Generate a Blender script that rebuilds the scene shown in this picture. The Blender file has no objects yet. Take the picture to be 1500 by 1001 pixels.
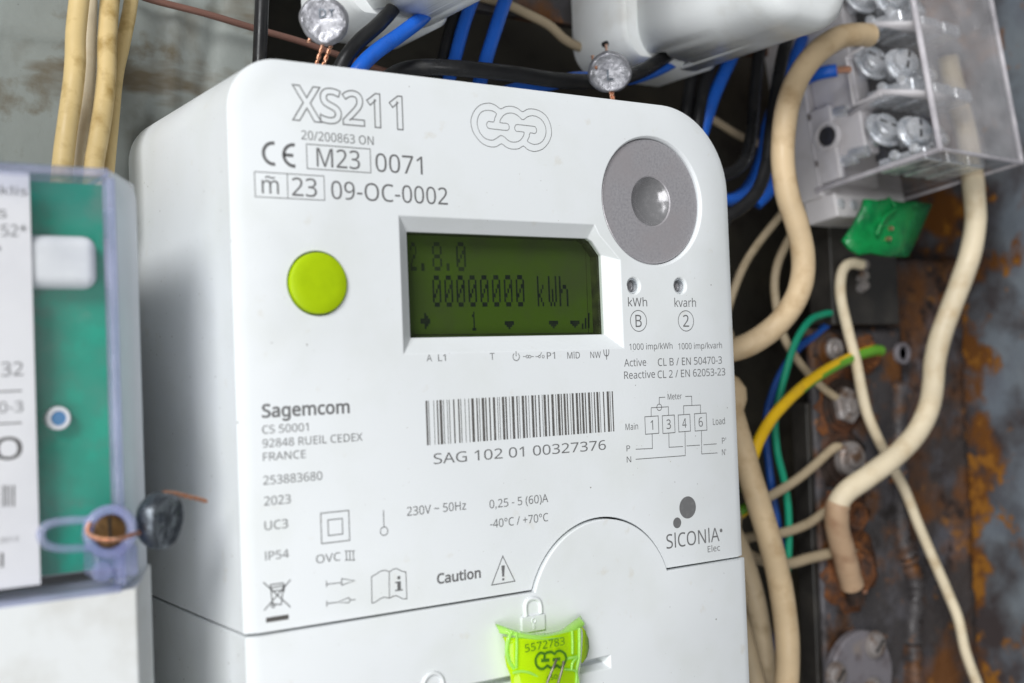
import bpy, bmesh, math, random
from mathutils import Vector, Matrix

random.seed(7)
MM = 0.001
scene = bpy.context.scene
col = scene.collection

# ------------------------------------------------------------------ camera
FPX, YAW, PITCH, ROLL = 1776.416, 0.5912531, 0.0242302, -0.0370788
CAM = Vector((-164.660, -245.259, -7.159))
PPX, PPY = 750.0, 500.5
_w = Vector((math.sin(YAW)*math.cos(PITCH), math.cos(YAW)*math.cos(PITCH), math.sin(PITCH)))
_r0 = Vector((math.cos(YAW), -math.sin(YAW), 0)); _u0 = _r0.cross(_w)
_r = math.cos(ROLL)*_r0 + math.sin(ROLL)*_u0
_u = -math.sin(ROLL)*_r0 + math.cos(ROLL)*_u0
cd = bpy.data.cameras.new('camera'); cam = bpy.data.objects.new('camera', cd); col.objects.link(cam)
m = Matrix.Identity(4)
for i, v in enumerate((_r, _u, -_w)):
    for k in range(3): m[k][i] = v[k]
for k in range(3): m[k][3] = CAM[k]*MM
cam.matrix_world = m
cd.sensor_width = 36.0; cd.lens = FPX/1500*36; cd.clip_start = 0.01; cd.clip_end = 50
cd.dof.use_dof = True; cd.dof.focus_distance = 0.318; cd.dof.aperture_fstop = 11.0
scene.camera = cam

def ray(px, py):
    return _w + (px-PPX)/FPX*_r + (PPY-py)/FPX*_u
def P(px, py, Y):
    """point (mm) where the line of sight through a photograph pixel meets the plane y = Y"""
    d = ray(px, py); t = (Y-CAM.y)/d.y
    return CAM + d*t
def PX(px, py, X):
    d = ray(px, py); t = (X-CAM.x)/d.x
    return CAM + d*t
def mm_per_px(px, py, Y):
    return (P(px, py, Y)-CAM).dot(_w)/FPX

# ------------------------------------------------------------------ light
world = bpy.data.worlds.new('World'); scene.world = world; world.use_nodes = True
bg = world.node_tree.nodes['Background']
bg.inputs[0].default_value = (0.93, 0.97, 1.0, 1); bg.inputs[1].default_value = 0.13

def area(name, loc, target, size, sy, power, color):
    l = bpy.data.lights.new(name, 'AREA'); l.shape = 'RECTANGLE'; l.size = size; l.size_y = sy
    l.energy = power; l.color = color
    o = bpy.data.objects.new(name, l); col.objects.link(o)
    o.location = loc
    o.rotation_euler = (Vector(target)-Vector(loc)).to_track_quat('-Z', 'Y').to_euler()
    return o
area('key_light', (-1.82, -1.50, 1.30), (0.0, 0, 0), 1.0, 0.95, 66.0, (0.985, 0.995, 1.0))
area('bounce_fill_light', (-0.95, -1.25, -0.35), (0.0, 0, 0.05), 1.4, 0.9, 16.0, (0.99, 0.995, 1.0))  # added low fill lamp, stands in for light bounced off the ground

vs = scene.view_settings
vs.view_transform = 'Standard'; vs.look = 'None'; vs.exposure = 0.0; vs.gamma = 1.0
vs.use_curve_mapping = False
scene.cycles.max_bounces = 10; scene.cycles.transparent_max_bounces = 16
scene.cycles.use_denoising = True

# ------------------------------------------------------------------ materials
def lin(c):
    f = lambda v: v/12.92 if v <= 0.04045 else ((v+0.055)/1.055)**2.4
    return (f(c[0]/255), f(c[1]/255), f(c[2]/255), 1)

def material(name, base, rough=0.5, metal=0.0, spec=0.5, var=None, specks=None, bump=None,
             trans=0.0, ior=1.45, sss=0.0, rough_var=None, streak=None, alpha=1.0, corner=None):
    """base: linear rgb. var: (colour2, scale, lo, hi) broad noise mix. specks: list of (colour, scale, threshold).
    bump: (scale, strength mm). streak: (colour, scale xyz, lo, hi)"""
    mt = bpy.data.materials.new(name); mt.use_nodes = True
    nt = mt.node_tree; N = nt.nodes; L = nt.links
    b = N['Principled BSDF']
    b.inputs['Roughness'].default_value = rough; b.inputs['Metallic'].default_value = metal
    b.inputs['Specular IOR Level'].default_value = spec; b.inputs['IOR'].default_value = ior
    b.inputs['Transmission Weight'].default_value = trans
    b.inputs['Alpha'].default_value = alpha
    if sss:
        b.inputs['Subsurface Weight'].default_value = sss
        b.inputs['Subsurface Radius'].default_value = (1, 1, 1)
        b.inputs['Subsurface Scale'].default_value = 0.002
    tc = N.new('ShaderNodeTexCoord')
    c4 = tuple(base[:3])+(1,)
    rgb = N.new('ShaderNodeRGB'); rgb.outputs[0].default_value = c4
    cur = rgb.outputs[0]
    def noise(scale, detail=4, vec=None, rough_=0.55):
        n = N.new('ShaderNodeTexNoise'); n.inputs['Scale'].default_value = scale
        n.inputs['Detail'].default_value = detail; n.inputs['Roughness'].default_value = rough_
        L.new(vec if vec else tc.outputs['Object'], n.inputs['Vector']); return n
    def ramp(inp, lo, hi):
        r = N.new('ShaderNodeMapRange'); r.inputs[1].default_value = lo; r.inputs[2].default_value = hi
        L.new(inp, r.inputs[0]); return r.outputs[0]
    def mix(fac, c2):
        nonlocal cur
        mx = N.new('ShaderNodeMix'); mx.data_type = 'RGBA'
        L.new(fac, mx.inputs[0]); L.new(cur, mx.inputs[6]); mx.inputs[7].default_value = tuple(c2[:3])+(1,)
        cur = mx.outputs[2]
    vs_ = var if isinstance(var, list) else ([var] if var else [])
    for (c2, sc, lo, hi) in vs_: mix(ramp(noise(sc, 6).outputs[0], lo, hi), c2)
    if streak:
        for (c2, scl, lo, hi) in streak:
            mp = N.new('ShaderNodeMapping'); mp.inputs['Scale'].default_value = scl
            L.new(tc.outputs['Object'], mp.inputs['Vector'])
            mix(ramp(noise(1.0, 5, mp.outputs[0]).outputs[0], lo, hi), c2)
    for (c2, sc, y0, y1, amt, lo, hi) in (corner or []):      # rust that thickens towards an edge of the sheet
        sx = N.new('ShaderNodeSeparateXYZ'); L.new(tc.outputs['Object'], sx.inputs[0])
        g = N.new('ShaderNodeMapRange'); g.inputs[1].default_value = y0; g.inputs[2].default_value = y1; g.inputs[3].default_value = 0; g.inputs[4].default_value = amt
        L.new(sx.outputs[1], g.inputs[0])
        ad = N.new('ShaderNodeMath'); ad.operation = 'ADD'; L.new(g.outputs[0], ad.inputs[0]); L.new(noise(sc, 6).outputs[0], ad.inputs[1])
        mix(ramp(ad.outputs[0], lo, hi), c2)
    for (c2, sc, th) in (specks or []):
        v = N.new('ShaderNodeTexVoronoi'); v.inputs['Scale'].default_value = sc
        L.new(tc.outputs['Object'], v.inputs['Vector'])
        # random size per cell, many cells empty
        sep = N.new('ShaderNodeSeparateColor'); L.new(v.outputs['Color'], sep.inputs[0])
        mul = N.new('ShaderNodeMath'); mul.operation = 'MULTIPLY_ADD'
        L.new(sep.outputs[0], mul.inputs[0]); mul.inputs[1].default_value = 0.22; mul.inputs[2].default_value = -th
        sub = N.new('ShaderNodeMath'); sub.operation = 'SUBTRACT'
        L.new(mul.outputs[0], sub.inputs[0]); L.new(v.outputs['Distance'], sub.inputs[1])
        mix(ramp(sub.outputs[0], 0.0, 0.05), c2)
    L.new(cur, b.inputs['Base Color'])
    if rough_var:
        n = noise(rough_var[0], 5)
        r = N.new('ShaderNodeMapRange'); r.inputs[1].default_value = 0.35; r.inputs[2].default_value = 0.65
        r.inputs[3].default_value = rough_var[1]; r.inputs[4].default_value = rough_var[2]
        L.new(n.outputs[0], r.inputs[0]); L.new(r.outputs[0], b.inputs['Roughness'])
    if bump:
        n = noise(bump[0], 5)
        bp = N.new('ShaderNodeBump'); bp.inputs['Distance'].default_value = bump[1]*MM; bp.inputs['Strength'].default_value = 1
        L.new(n.outputs[0], bp.inputs['Height']); L.new(bp.outputs[0], b.inputs['Normal'])
    return mt

WHITE = material('white_plastic', (0.76, 0.785, 0.80), 0.42, spec=0.4,
                 var=[((0.72, 0.745, 0.74), 60, 0.45, 0.75), ((0.66, 0.64, 0.58), 170, 0.66, 0.85)],
                 specks=[((0.12, 0.095, 0.06), 249, 0.140), ((0.36, 0.32, 0.26), 620, 0.13), ((0.36, 0.28, 0.18), 95, 0.196)], bump=(1600, 0.016), rough_var=(70, 0.36, 0.5))
WHITE_SIDE = WHITE
OLDWHITE = material('aged_white_plastic', (0.78, 0.80, 0.80), 0.33, spec=0.45,
                 var=[((0.6, 0.59, 0.55), 55, 0.5, 0.8)], specks=[((0.2, 0.16, 0.1), 300, 0.17)], bump=(700, 0.02))
PRINT = material('grey_print', (0.15, 0.15, 0.152), 0.6, var=[((0.19, 0.19, 0.19), 900, 0.5, 0.8)])
PRINT_DARK = material('dark_print', (0.10, 0.095, 0.09), 0.6, var=[((0.2, 0.19, 0.18), 900, 0.5, 0.8)])
DARK_GAP = material('dark_interior', (0.012, 0.012, 0.012), 0.8, var=[((0.03, 0.028, 0.025), 200, 0.4, 0.7)])
BUTTON = material('lime_button', (0.40, 0.56, 0.004), 0.4, spec=0.25, var=[((0.36, 0.51, 0.004), 250, 0.45, 0.75)], bump=(1500, 0.01), sss=0.15)
STEEL_PORT = material('brushed_port_steel', (0.50, 0.485, 0.505), 0.4, 0.45, var=[((0.41, 0.395, 0.42), 1500, 0.42, 0.65), ((0.47, 0.44, 0.455), 90, 0.45, 0.7)],
                      bump=(2600, 0.02), rough_var=(1700, 0.3, 0.45), specks=[((0.8, 0.8, 0.8), 700, 0.16)])
LENS = material('port_lens', (0.36, 0.355, 0.365), 0.3, 0.6, var=[((0.42, 0.41, 0.42), 900, 0.5, 0.7)], rough_var=(700, 0.16, 0.3))
LED = material('indicator_lens', (0.30, 0.29, 0.30), 0.08, 0.3, spec=0.8, var=[((0.12, 0.12, 0.13), 500, 0.45, 0.6)])
LCD = material('lcd_film', (0.058, 0.102, 0.010), 0.4, spec=0.2, var=[((0.052, 0.06, 0.03), 40, 0.38, 0.7)],
               specks=[((0.25, 0.25, 0.2), 500, 0.19)])
LCD_INK = material('lcd_ink', (0.009, 0.013, 0.012), 0.5, spec=0.2, var=[((0.02, 0.028, 0.016), 400, 0.4, 0.7)])
LCD_FADED = material('lcd_faded_ink', (0.026, 0.038, 0.016), 0.5, spec=0.2, var=[((0.018, 0.026, 0.014), 300, 0.4, 0.7)])
LCD_EDGE = material('lcd_edge', (0.05, 0.06, 0.02), 0.25, var=[((0.02, 0.02, 0.012), 300, 0.4, 0.7)])
LEAD = material('lead', (0.36, 0.36, 0.385), 0.36, 0.6, var=[((0.16, 0.16, 0.18), 260, 0.42, 0.68)], bump=(420, 0.5), rough_var=(500, 0.25, 0.55))
LEAD_DARK = material('dark_lead', (0.11, 0.125, 0.145), 0.3, 0.8, var=[((0.3, 0.33, 0.36), 230, 0.5, 0.75)], bump=(420, 0.45), rough_var=(500, 0.18, 0.5))
COPPER = material('copper', (0.72, 0.33, 0.19), 0.35, 0.9, var=[((0.8, 0.5, 0.36), 900, 0.4, 0.7)])
def cable_mat(name, base, dirt, rough=0.5, lo=0.55, hi=0.85, b=0.05):
    return material(name, base, rough, spec=0.35, var=[(tuple(0.72*c for c in base), 40, 0.4, 0.8), (dirt, 130, lo, hi)],
                    specks=[(tuple(0.35*c for c in dirt), 420, 0.168)], bump=(420, b), rough_var=(150, rough-0.12, rough+0.15))
BEIGE = cable_mat('beige_pvc', (0.62, 0.47, 0.29), (0.40, 0.27, 0.14), lo=0.5, hi=0.8)
CREAM = cable_mat('cream_pvc', (0.70, 0.60, 0.43), (0.48, 0.36, 0.21), lo=0.5, hi=0.82)
OCHRE = cable_mat('yellowed_pvc', (0.60, 0.45, 0.21), (0.30, 0.19, 0.05), lo=0.5, hi=0.72)
OLDBEIGE = cable_mat('dull_beige_pvc', (0.45, 0.36, 0.24), (0.24, 0.18, 0.1))
BROWN = cable_mat('brown_pvc', (0.17, 0.085, 0.065), (0.10, 0.06, 0.045))
SHADED_END = cable_mat('shaded_cable_brown', (0.46, 0.31, 0.195), (0.29, 0.17, 0.10), lo=0.48, hi=0.75)  # shade on the lower end of the cream cable, put into the colour
BLACK = cable_mat('black_pvc', (0.014, 0.014, 0.015), (0.035, 0.033, 0.03), 0.38)
BLUE = cable_mat('blue_pvc', (0.015, 0.13, 0.62), (0.02, 0.09, 0.40), 0.38, b=0.02)
NAVY = cable_mat('dark_blue_pvc', (0.012, 0.07, 0.30), (0.02, 0.05, 0.15), 0.45)
GREEN_PVC = cable_mat('green_pvc', (0.01, 0.30, 0.17), (0.02, 0.18, 0.1), 0.42)
YELLOW = cable_mat('yellow_pvc', (0.75, 0.46, 0.012), (0.5, 0.3, 0.03), 0.42)
GREEN_STRIPE = cable_mat('green_stripe_pvc', (0.13, 0.36, 0.03), (0.1, 0.22, 0.03), 0.42)
WALL = material('painted_back_sheet', (0.255, 0.278, 0.262), 0.5, spec=0.4,
                var=[((0.22, 0.235, 0.22), 28, 0.42, 0.7), ((0.11, 0.094, 0.066), 19, 0.52, 0.64), ((0.13, 0.108, 0.072), 65, 0.56, 0.68)],
                streak=[((0.12, 0.098, 0.065), (14, 8, 42), 0.55, 0.63)],
                specks=[((0.02, 0.015, 0.01), 190, 0.145), ((0.75, 0.77, 0.75), 420, 0.155), ((0.45, 0.24, 0.04), 130, 0.172)], bump=(120, 0.35))
SIDEWALL = material('painted_side_sheet', (0.125, 0.145, 0.17), 0.38, spec=0.5,
                var=[((0.165, 0.185, 0.20), 24, 0.42, 0.7), ((0.10, 0.105, 0.125), 60, 0.52, 0.75), ((0.20, 0.075, 0.014), 38, 0.64, 0.72)],
                specks=[((0.45, 0.43, 0.42), 150, 0.166), ((0.25, 0.09, 0.02), 90, 0.172)], bump=(160, 0.4),
                corner=[((0.045, 0.036, 0.036), 40, 0.035, 0.075, 0.3, 0.55, 0.78), ((0.13, 0.05, 0.012), 55, 0.03, 0.075, 0.22, 0.64, 0.74), ((0.24, 0.10, 0.016), 110, 0.03, 0.075, 0.16, 0.68, 0.76)])
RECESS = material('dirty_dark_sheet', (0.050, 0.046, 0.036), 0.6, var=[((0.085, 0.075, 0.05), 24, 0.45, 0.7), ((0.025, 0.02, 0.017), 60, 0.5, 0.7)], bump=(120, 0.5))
RUSTED = material('rusted_steel', (0.05, 0.045, 0.046), 0.55, 0.15,
                var=[((0.095, 0.09, 0.10), 60, 0.48, 0.66), ((0.13, 0.05, 0.012), 42, 0.53, 0.64), ((0.32, 0.12, 0.02), 110, 0.62, 0.72), ((0.02, 0.016, 0.015), 75, 0.58, 0.72)],
                bump=(140, 1.2), rough_var=(120, 0.35, 0.8))
RUSTFLAKE = material('flaking_rust', (0.045, 0.038, 0.037), 0.65, 0.1, var=[((0.085, 0.085, 0.10), 45, 0.5, 0.66), ((0.12, 0.046, 0.012), 34, 0.48, 0.62), ((0.24, 0.10, 0.018), 85, 0.6, 0.7), ((0.02, 0.012, 0.01), 110, 0.56, 0.68)], bump=(120, 1.6))
DARKRUST = material('dark_rust', (0.03, 0.018, 0.013), 0.7, var=[((0.09, 0.03, 0.01), 120, 0.5, 0.7)], bump=(200, 0.8))
RUST = material('orange_rust', (0.13, 0.045, 0.014), 0.8, 0.0, var=[((0.26, 0.09, 0.02), 150, 0.5, 0.68), ((0.05, 0.026, 0.018), 120, 0.48, 0.62)], bump=(260, 1.2))
ZINC = material('zinc_plated_steel', (0.78, 0.80, 0.82), 0.18, 0.55, var=[((0.42, 0.46, 0.50), 180, 0.48, 0.68)], bump=(600, 0.1), rough_var=(200, 0.15, 0.42))
OLDBOLT = material('weathered_bolt_steel', (0.26, 0.235, 0.225), 0.45, 0.3, var=[((0.13, 0.075, 0.045), 150, 0.48, 0.64), ((0.36, 0.34, 0.34), 120, 0.54, 0.7)], bump=(300, 0.4))
GREYPLATE = material('grey_painted_disc', (0.20, 0.185, 0.20), 0.45, 0.2, var=[((0.27, 0.22, 0.18), 60, 0.55, 0.75), ((0.12, 0.1, 0.105), 130, 0.52, 0.72)], bump=(220, 0.4))
GREYPLASTIC = material('grey_terminal_plastic', (0.66, 0.635, 0.64), 0.42, var=[((0.52, 0.49, 0.48), 70, 0.5, 0.8)], bump=(700, 0.03))
DARKBLOCK = material('dark_bakelite_and_shade', (0.022, 0.02, 0.018), 0.45, var=[((0.045, 0.04, 0.034), 60, 0.45, 0.7)], bump=(200, 0.2))
CLEAR = material('clear_polycarbonate', (0.93, 0.93, 0.94), 0.06, trans=1.0, ior=1.25, var=[((0.86, 0.85, 0.85), 60, 0.45, 0.8)])
VIOLET = material('violet_tinted_polycarbonate', (0.50, 0.53, 0.80), 0.25, trans=0.45, ior=1.3, var=[((0.62, 0.66, 0.88), 120, 0.4, 0.7)])
VIOLET_OLD = None
FROST = material('frosted_polycarbonate_wall', (0.56, 0.62, 0.70), 0.35, trans=0.2, ior=1.3, var=[((0.64, 0.69, 0.75), 60, 0.4, 0.7)])
PCB = material('green_circuit_board', (0.005, 0.31, 0.205), 0.4, var=[((0.045, 0.30, 0.21), 70, 0.40, 0.6), ((0.0, 0.36, 0.235), 110, 0.52, 0.62), ((0.10, 0.30, 0.22), 60, 0.58, 0.7)])
PAPER = material('white_label', (0.88, 0.88, 0.89), 0.5, var=[((0.79, 0.79, 0.81), 60, 0.4, 0.7)])
REFLECTION_WHITE = material('white_reflection_plastic', (0.84, 0.86, 0.87), 0.3, var=[((0.6, 0.62, 0.66), 60, 0.4, 0.7)])  # white of a soft reflection, put into the colour
BRASS = material('dull_brass', (0.23, 0.13, 0.05), 0.4, 0.7, var=[((0.08, 0.045, 0.02), 260, 0.45, 0.65)], bump=(400, 0.4))
LEDBLUE = material('blue_led', (0.06, 0.22, 0.45), 0.2, var=[((0.12, 0.3, 0.55), 300, 0.4, 0.7)])
NEON = material('neon_seal_plastic', (0.60, 0.96, 0.010), 0.10, trans=0.30, ior=1.3, var=[((0.58, 0.95, 0.02), 130, 0.4, 0.7)], sss=0.0)
NEON_EDGE = material('neon_seal_edge', (0.55, 0.98, 0.20), 0.12, trans=0.55, ior=1.2, var=[((0.8, 0.99, 0.6), 160, 0.45, 0.65)])
SEAL_INK = material('dark_green_moulding', (0.06, 0.17, 0.012), 0.3, var=[((0.1, 0.24, 0.015), 300, 0.4, 0.7)])
WIRE_GREY = material('seal_wire_steel', (0.22, 0.2, 0.16), 0.4, 0.8, var=[((0.35, 0.32, 0.26), 500, 0.4, 0.7)])
GREEN_SEAL = material('green_seal_plastic', (0.008, 0.30, 0.075), 0.2, trans=0.35, ior=1.35, var=[((0.005, 0.16, 0.05), 90, 0.48, 0.68), ((0.02, 0.42, 0.13), 140, 0.58, 0.75)], bump=(160, 0.8))

def thin_reflect(N, L, r0=0.035):
    lw = N.new('ShaderNodeLayerWeight'); p = N.new('ShaderNodeMath'); p.operation = 'POWER'; p.inputs[1].default_value = 4
    L.new(lw.outputs['Facing'], p.inputs[0])
    a = N.new('ShaderNodeMath'); a.operation = 'MULTIPLY_ADD'; a.inputs[1].default_value = 0.8; a.inputs[2].default_value = r0
    L.new(p.outputs[0], a.inputs[0]); return a.outputs[0]
def glass_pane_mat():
    mt = bpy.data.materials.new('display_glass'); mt.use_nodes = True
    nt = mt.node_tree; N = nt.nodes; L = nt.links
    N.remove(N['Principled BSDF']); out = N['Material Output']
    t = N.new('ShaderNodeBsdfTransparent'); t.inputs[0].default_value = (0.93, 0.95, 0.92, 1)
    g = N.new('ShaderNodeBsdfGlossy'); g.inputs['Roughness'].default_value = 0.1
    f = thin_reflect(N, L, 0.025)
    mx = N.new('ShaderNodeMixShader'); L.new(f, mx.inputs[0]); L.new(t.outputs[0], mx.inputs[1]); L.new(g.outputs[0], mx.inputs[2])
    L.new(mx.outputs[0], out.inputs[0]); return mt
PANE = glass_pane_mat()
def clear_shell_mat(name, tint, rough, opac, tintcol):
    """thin clear plastic sheet: see-through with a surface reflection and a faint milky haze"""
    mt = bpy.data.materials.new(name); mt.use_nodes = True
    nt = mt.node_tree; N = nt.nodes; L = nt.links
    N.remove(N['Principled BSDF']); out = N['Material Output']
    t = N.new('ShaderNodeBsdfTransparent'); t.inputs[0].default_value = tint
    d = N.new('ShaderNodeBsdfDiffuse'); d.inputs[0].default_value = tintcol
    n = N.new('ShaderNodeTexNoise'); n.inputs['Scale'].default_value = 70; n.inputs['Detail'].default_value = 5
    tc = N.new('ShaderNodeTexCoord'); L.new(tc.outputs['Object'], n.inputs['Vector'])
    mr = N.new('ShaderNodeMapRange'); mr.inputs[1].default_value = 0.35; mr.inputs[2].default_value = 0.7
    mr.inputs[3].default_value = opac*0.5; mr.inputs[4].default_value = opac*1.5; L.new(n.outputs[0], mr.inputs[0])
    m1 = N.new('ShaderNodeMixShader'); L.new(mr.outputs[0], m1.inputs[0]); L.new(t.outputs[0], m1.inputs[1]); L.new(d.outputs[0], m1.inputs[2])
    g = N.new('ShaderNodeBsdfGlossy'); g.inputs['Roughness'].default_value = rough
    f = thin_reflect(N, L)
    mx = N.new('ShaderNodeMixShader'); L.new(f, mx.inputs[0]); L.new(m1.outputs[0], mx.inputs[1]); L.new(g.outputs[0], mx.inputs[2])
    L.new(mx.outputs[0], out.inputs[0]); return mt
SHEET = clear_shell_mat('clear_sheet', (0.98, 0.98, 0.985, 1), 0.08, 0.02, (0.8, 0.8, 0.84, 1))
BOXSHEET = clear_shell_mat('hazy_clear_box', (0.95, 0.945, 0.945, 1), 0.1, 0.09, (0.62, 0.60, 0.61, 1))
VIOLET = clear_shell_mat('violet_clear_plastic', (0.84, 0.86, 0.97, 1), 0.1, 0.20, (0.66, 0.69, 0.90, 1))
BOXFRONT = clear_shell_mat('scuffed_clear_front', (0.95, 0.945, 0.945, 1), 0.1, 0.20, (0.74, 0.72, 0.74, 1))
def frosted(name, colr, t, clear=(0.9, 0.92, 0.97, 1), rough=0.25, tl_=0.5):
    mt = bpy.data.materials.new(name); mt.use_nodes = True
    nt = mt.node_tree; N = nt.nodes; L = nt.links
    N.remove(N['Principled BSDF']); out = N['Material Output']
    d = N.new('ShaderNodeBsdfDiffuse'); d.inputs[0].default_value = colr
    tl = N.new('ShaderNodeBsdfTranslucent'); tl.inputs[0].default_value = colr
    tr = N.new('ShaderNodeBsdfTransparent'); tr.inputs[0].default_value = clear
    n = N.new('ShaderNodeTexNoise'); n.inputs['Scale'].default_value = 60; tc = N.new('ShaderNodeTexCoord'); L.new(tc.outputs['Object'], n.inputs['Vector'])
    mr = N.new('ShaderNodeMapRange'); mr.inputs[3].default_value = t-0.1; mr.inputs[4].default_value = t+0.1; L.new(n.outputs[0], mr.inputs[0])
    m1 = N.new('ShaderNodeMixShader'); m1.inputs[0].default_value = tl_; L.new(d.outputs[0], m1.inputs[1]); L.new(tl.outputs[0], m1.inputs[2])
    m2 = N.new('ShaderNodeMixShader'); L.new(mr.outputs[0], m2.inputs[0]); L.new(m1.outputs[0], m2.inputs[1]); L.new(tr.outputs[0], m2.inputs[2])
    g = N.new('ShaderNodeBsdfGlossy'); g.inputs['Roughness'].default_value = rough
    m3 = N.new('ShaderNodeMixShader'); L.new(thin_reflect(N, L), m3.inputs[0]); L.new(m2.outputs[0], m3.inputs[1]); L.new(g.outputs[0], m3.inputs[2])
    L.new(m3.outputs[0], out.inputs[0]); return mt
NEON = frosted('neon_translucent_plastic', (0.74, 0.97, 0.010, 1), 0.30, (0.82, 0.99, 0.08, 1), 0.08, 0.4)
NEON_EDGE = frosted('neon_translucent_edge', (0.66, 0.98, 0.26, 1), 0.30, (0.7, 0.99, 0.4, 1), 0.06, 0.4)
FROST = frosted('frosted_polycarbonate', (0.90, 0.93, 0.97, 1), 0.15)
BOXEDGE = clear_shell_mat('clear_box_edge', (0.85, 0.84, 0.86, 1), 0.15, 0.55, (0.72, 0.69, 0.72, 1))

# ------------------------------------------------------------------ object helpers
def tag(o, label=None, category=None, group=None, kind=None):
    if label: o['label'] = label
    if category: o['category'] = category
    if group: o['group'] = group
    if kind: o['kind'] = kind
    return o
def thing(name, label, category, base, group=None):
    o = bpy.data.objects.new(name, None); col.objects.link(o)
    o.empty_display_size = 0.005
    o.location = Vector(base)*MM
    return tag(o, label, category, group)
def wloc(o):
    v = Vector(o.location)
    return v if o.parent is None else v + wloc(o.parent)
def obj(name, verts, faces, mats, parent=None, smooth=True, angle=35, bevel=0, seg=2, midx=None, solid=0, subsurf=0):
    """verts in mm, world space; the object's origin is moved onto its parent's origin"""
    me = bpy.data.meshes.new(name)
    off = wloc(parent) if parent else Vector((0, 0, 0))
    me.from_pydata([tuple(Vector(v)*MM-off) for v in verts], [], faces)
    me.validate(); 
    bm = bmesh.new(); bm.from_mesh(me); bmesh.ops.recalc_face_normals(bm, faces=bm.faces) if solid == 0 else None
    bm.to_mesh(me); bm.free()
    if not isinstance(mats, (list, tuple)): mats = [mats]
    for mt in mats: me.materials.append(mt)
    if midx:
        for i, f in enumerate(me.polygons): f.material_index = midx[i]
    if smooth:
        for f in me.polygons: f.use_smooth = True
        if not bevel: me.set_sharp_from_angle(angle=math.radians(angle))
    o = bpy.data.objects.new(name, me); col.objects.link(o)
    if parent: o.parent = parent
    if solid:
        s = o.modifiers.new('s', 'SOLIDIFY'); s.thickness = solid*MM; s.offset = 0
    if bevel:
        b = o.modifiers.new('b', 'BEVEL'); b.width = bevel*MM; b.segments = seg; b.limit_method = 'ANGLE'; b.angle_limit = math.radians(25)
        b.harden_normals = True; b.use_clamp_overlap = True
    if subsurf:
        s = o.modifiers.new('ss', 'SUBSURF'); s.levels = subsurf; s.render_levels = subsurf
    return o

def box_geo(x0, x1, y0, y1, z0, z1):
    v = [(x, y, z) for x in (x0, x1) for y in (y0, y1) for z in (z0, z1)]
    f = [(0, 1, 3, 2), (4, 6, 7, 5), (0, 4, 5, 1), (2, 3, 7, 6), (0, 2, 6, 4), (1, 5, 7, 3)]
    return v, f
def box(name, x0, x1, y0, y1, z0, z1, mat, parent=None, bevel=0, xf=None, seg=2):
    v, f = box_geo(x0, x1, y0, y1, z0, z1)
    if xf: v = [xf(Vector(q)) for q in v]
    return obj(name, v, f, mat, parent, bevel=bevel, smooth=bool(bevel), seg=seg)

def catmull(pts, n):
    pts = [Vector(p) for p in pts]
    if len(pts) < 3: return pts
    q = [2*pts[0]-pts[1]]+pts+[2*pts[-1]-pts[-2]]
    out = []
    for i in range(1, len(q)-2):
        a, b, c, d = q[i-1:i+3]
        for k in range(n):
            t = k/n
            out.append(0.5*((2*b)+(c-a)*t+(2*a-5*b+4*c-d)*t*t+(3*b-a-3*c+d)*t**3))
    out.append(pts[-1]); return out
def tube_geo(path, r, seg=14, closed=False):
    """r: radius or list along path"""
    n = len(path); V = []; F = []
    t0 = (path[1]-path[0]).normalized()
    up = Vector((0, 0, 1)) if abs(t0.z) < 0.9 else Vector((1, 0, 0))
    nrm = (up - t0*up.dot(t0)).normalized()
    for i in range(n):
        a = path[max(i-1, 0)] if not closed else path[(i-1) % n]; b = path[min(i+1, n-1)] if not closed else path[(i+1) % n]
        t = (b-a).normalized(); nrm = (nrm - t*nrm.dot(t)).normalized(); bn = t.cross(nrm)
        rr = r[i] if isinstance(r, (list, tuple)) else r
        for k in range(seg):
            an = 2*math.pi*k/seg
            V.append(path[i]+nrm*math.cos(an)*rr+bn*math.sin(an)*rr)
    m_ = n if closed else n-1
    for i in range(m_):
        for k in range(seg):
            F.append((i*seg+k, i*seg+(k+1) % seg, ((i+1) % n)*seg+(k+1) % seg, ((i+1) % n)*seg+k))
    if not closed:
        F.append(tuple(range(seg))[::-1]); F.append(tuple((n-1)*seg+k for k in range(seg)))
    return V, F
def frame(axis):
    a = Vector(axis).normalized()
    up = Vector((0, 0, 1)) if abs(a.z) < 0.9 else Vector((1, 0, 0))
    e1 = up.cross(a).normalized(); e2 = a.cross(e1)
    return e1, e2, a
def lathe_geo(profile, origin, axis, seg=40, rot=0.0, caps=True):
    e1, e2, a = frame(axis); o = Vector(origin); V = []; F = []
    for (r, h) in profile:
        for k in range(seg):
            an = 2*math.pi*k/seg+rot
            V.append(o+e1*math.cos(an)*r+e2*math.sin(an)*r+a*h)
    for i in range(len(profile)-1):
        for k in range(seg):
            F.append((i*seg+k, i*seg+(k+1) % seg, (i+1)*seg+(k+1) % seg, (i+1)*seg+k))
    if caps and profile[0][0] > 0: F.append(tuple(range(seg))[::-1])
    if caps and profile[-1][0] > 0: F.append(tuple((len(profile)-1)*seg+k for k in range(seg)))
    return V, F
def lathe(name, profile, origin, axis, mat, parent=None, seg=40, angle=35, rot=0.0, caps=True):
    prof = [(max(r, 0.001), h) for r, h in profile]
    V, F = lathe_geo(prof, origin, axis, seg, rot, caps)
    return obj(name, V, F, mat, parent, angle=angle)
def join(*geos):
    V = []; F = []
    for v, f in geos:
        o = len(V); V += list(v); F += [tuple(i+o for i in q) for q in f]
    return V, F

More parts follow.
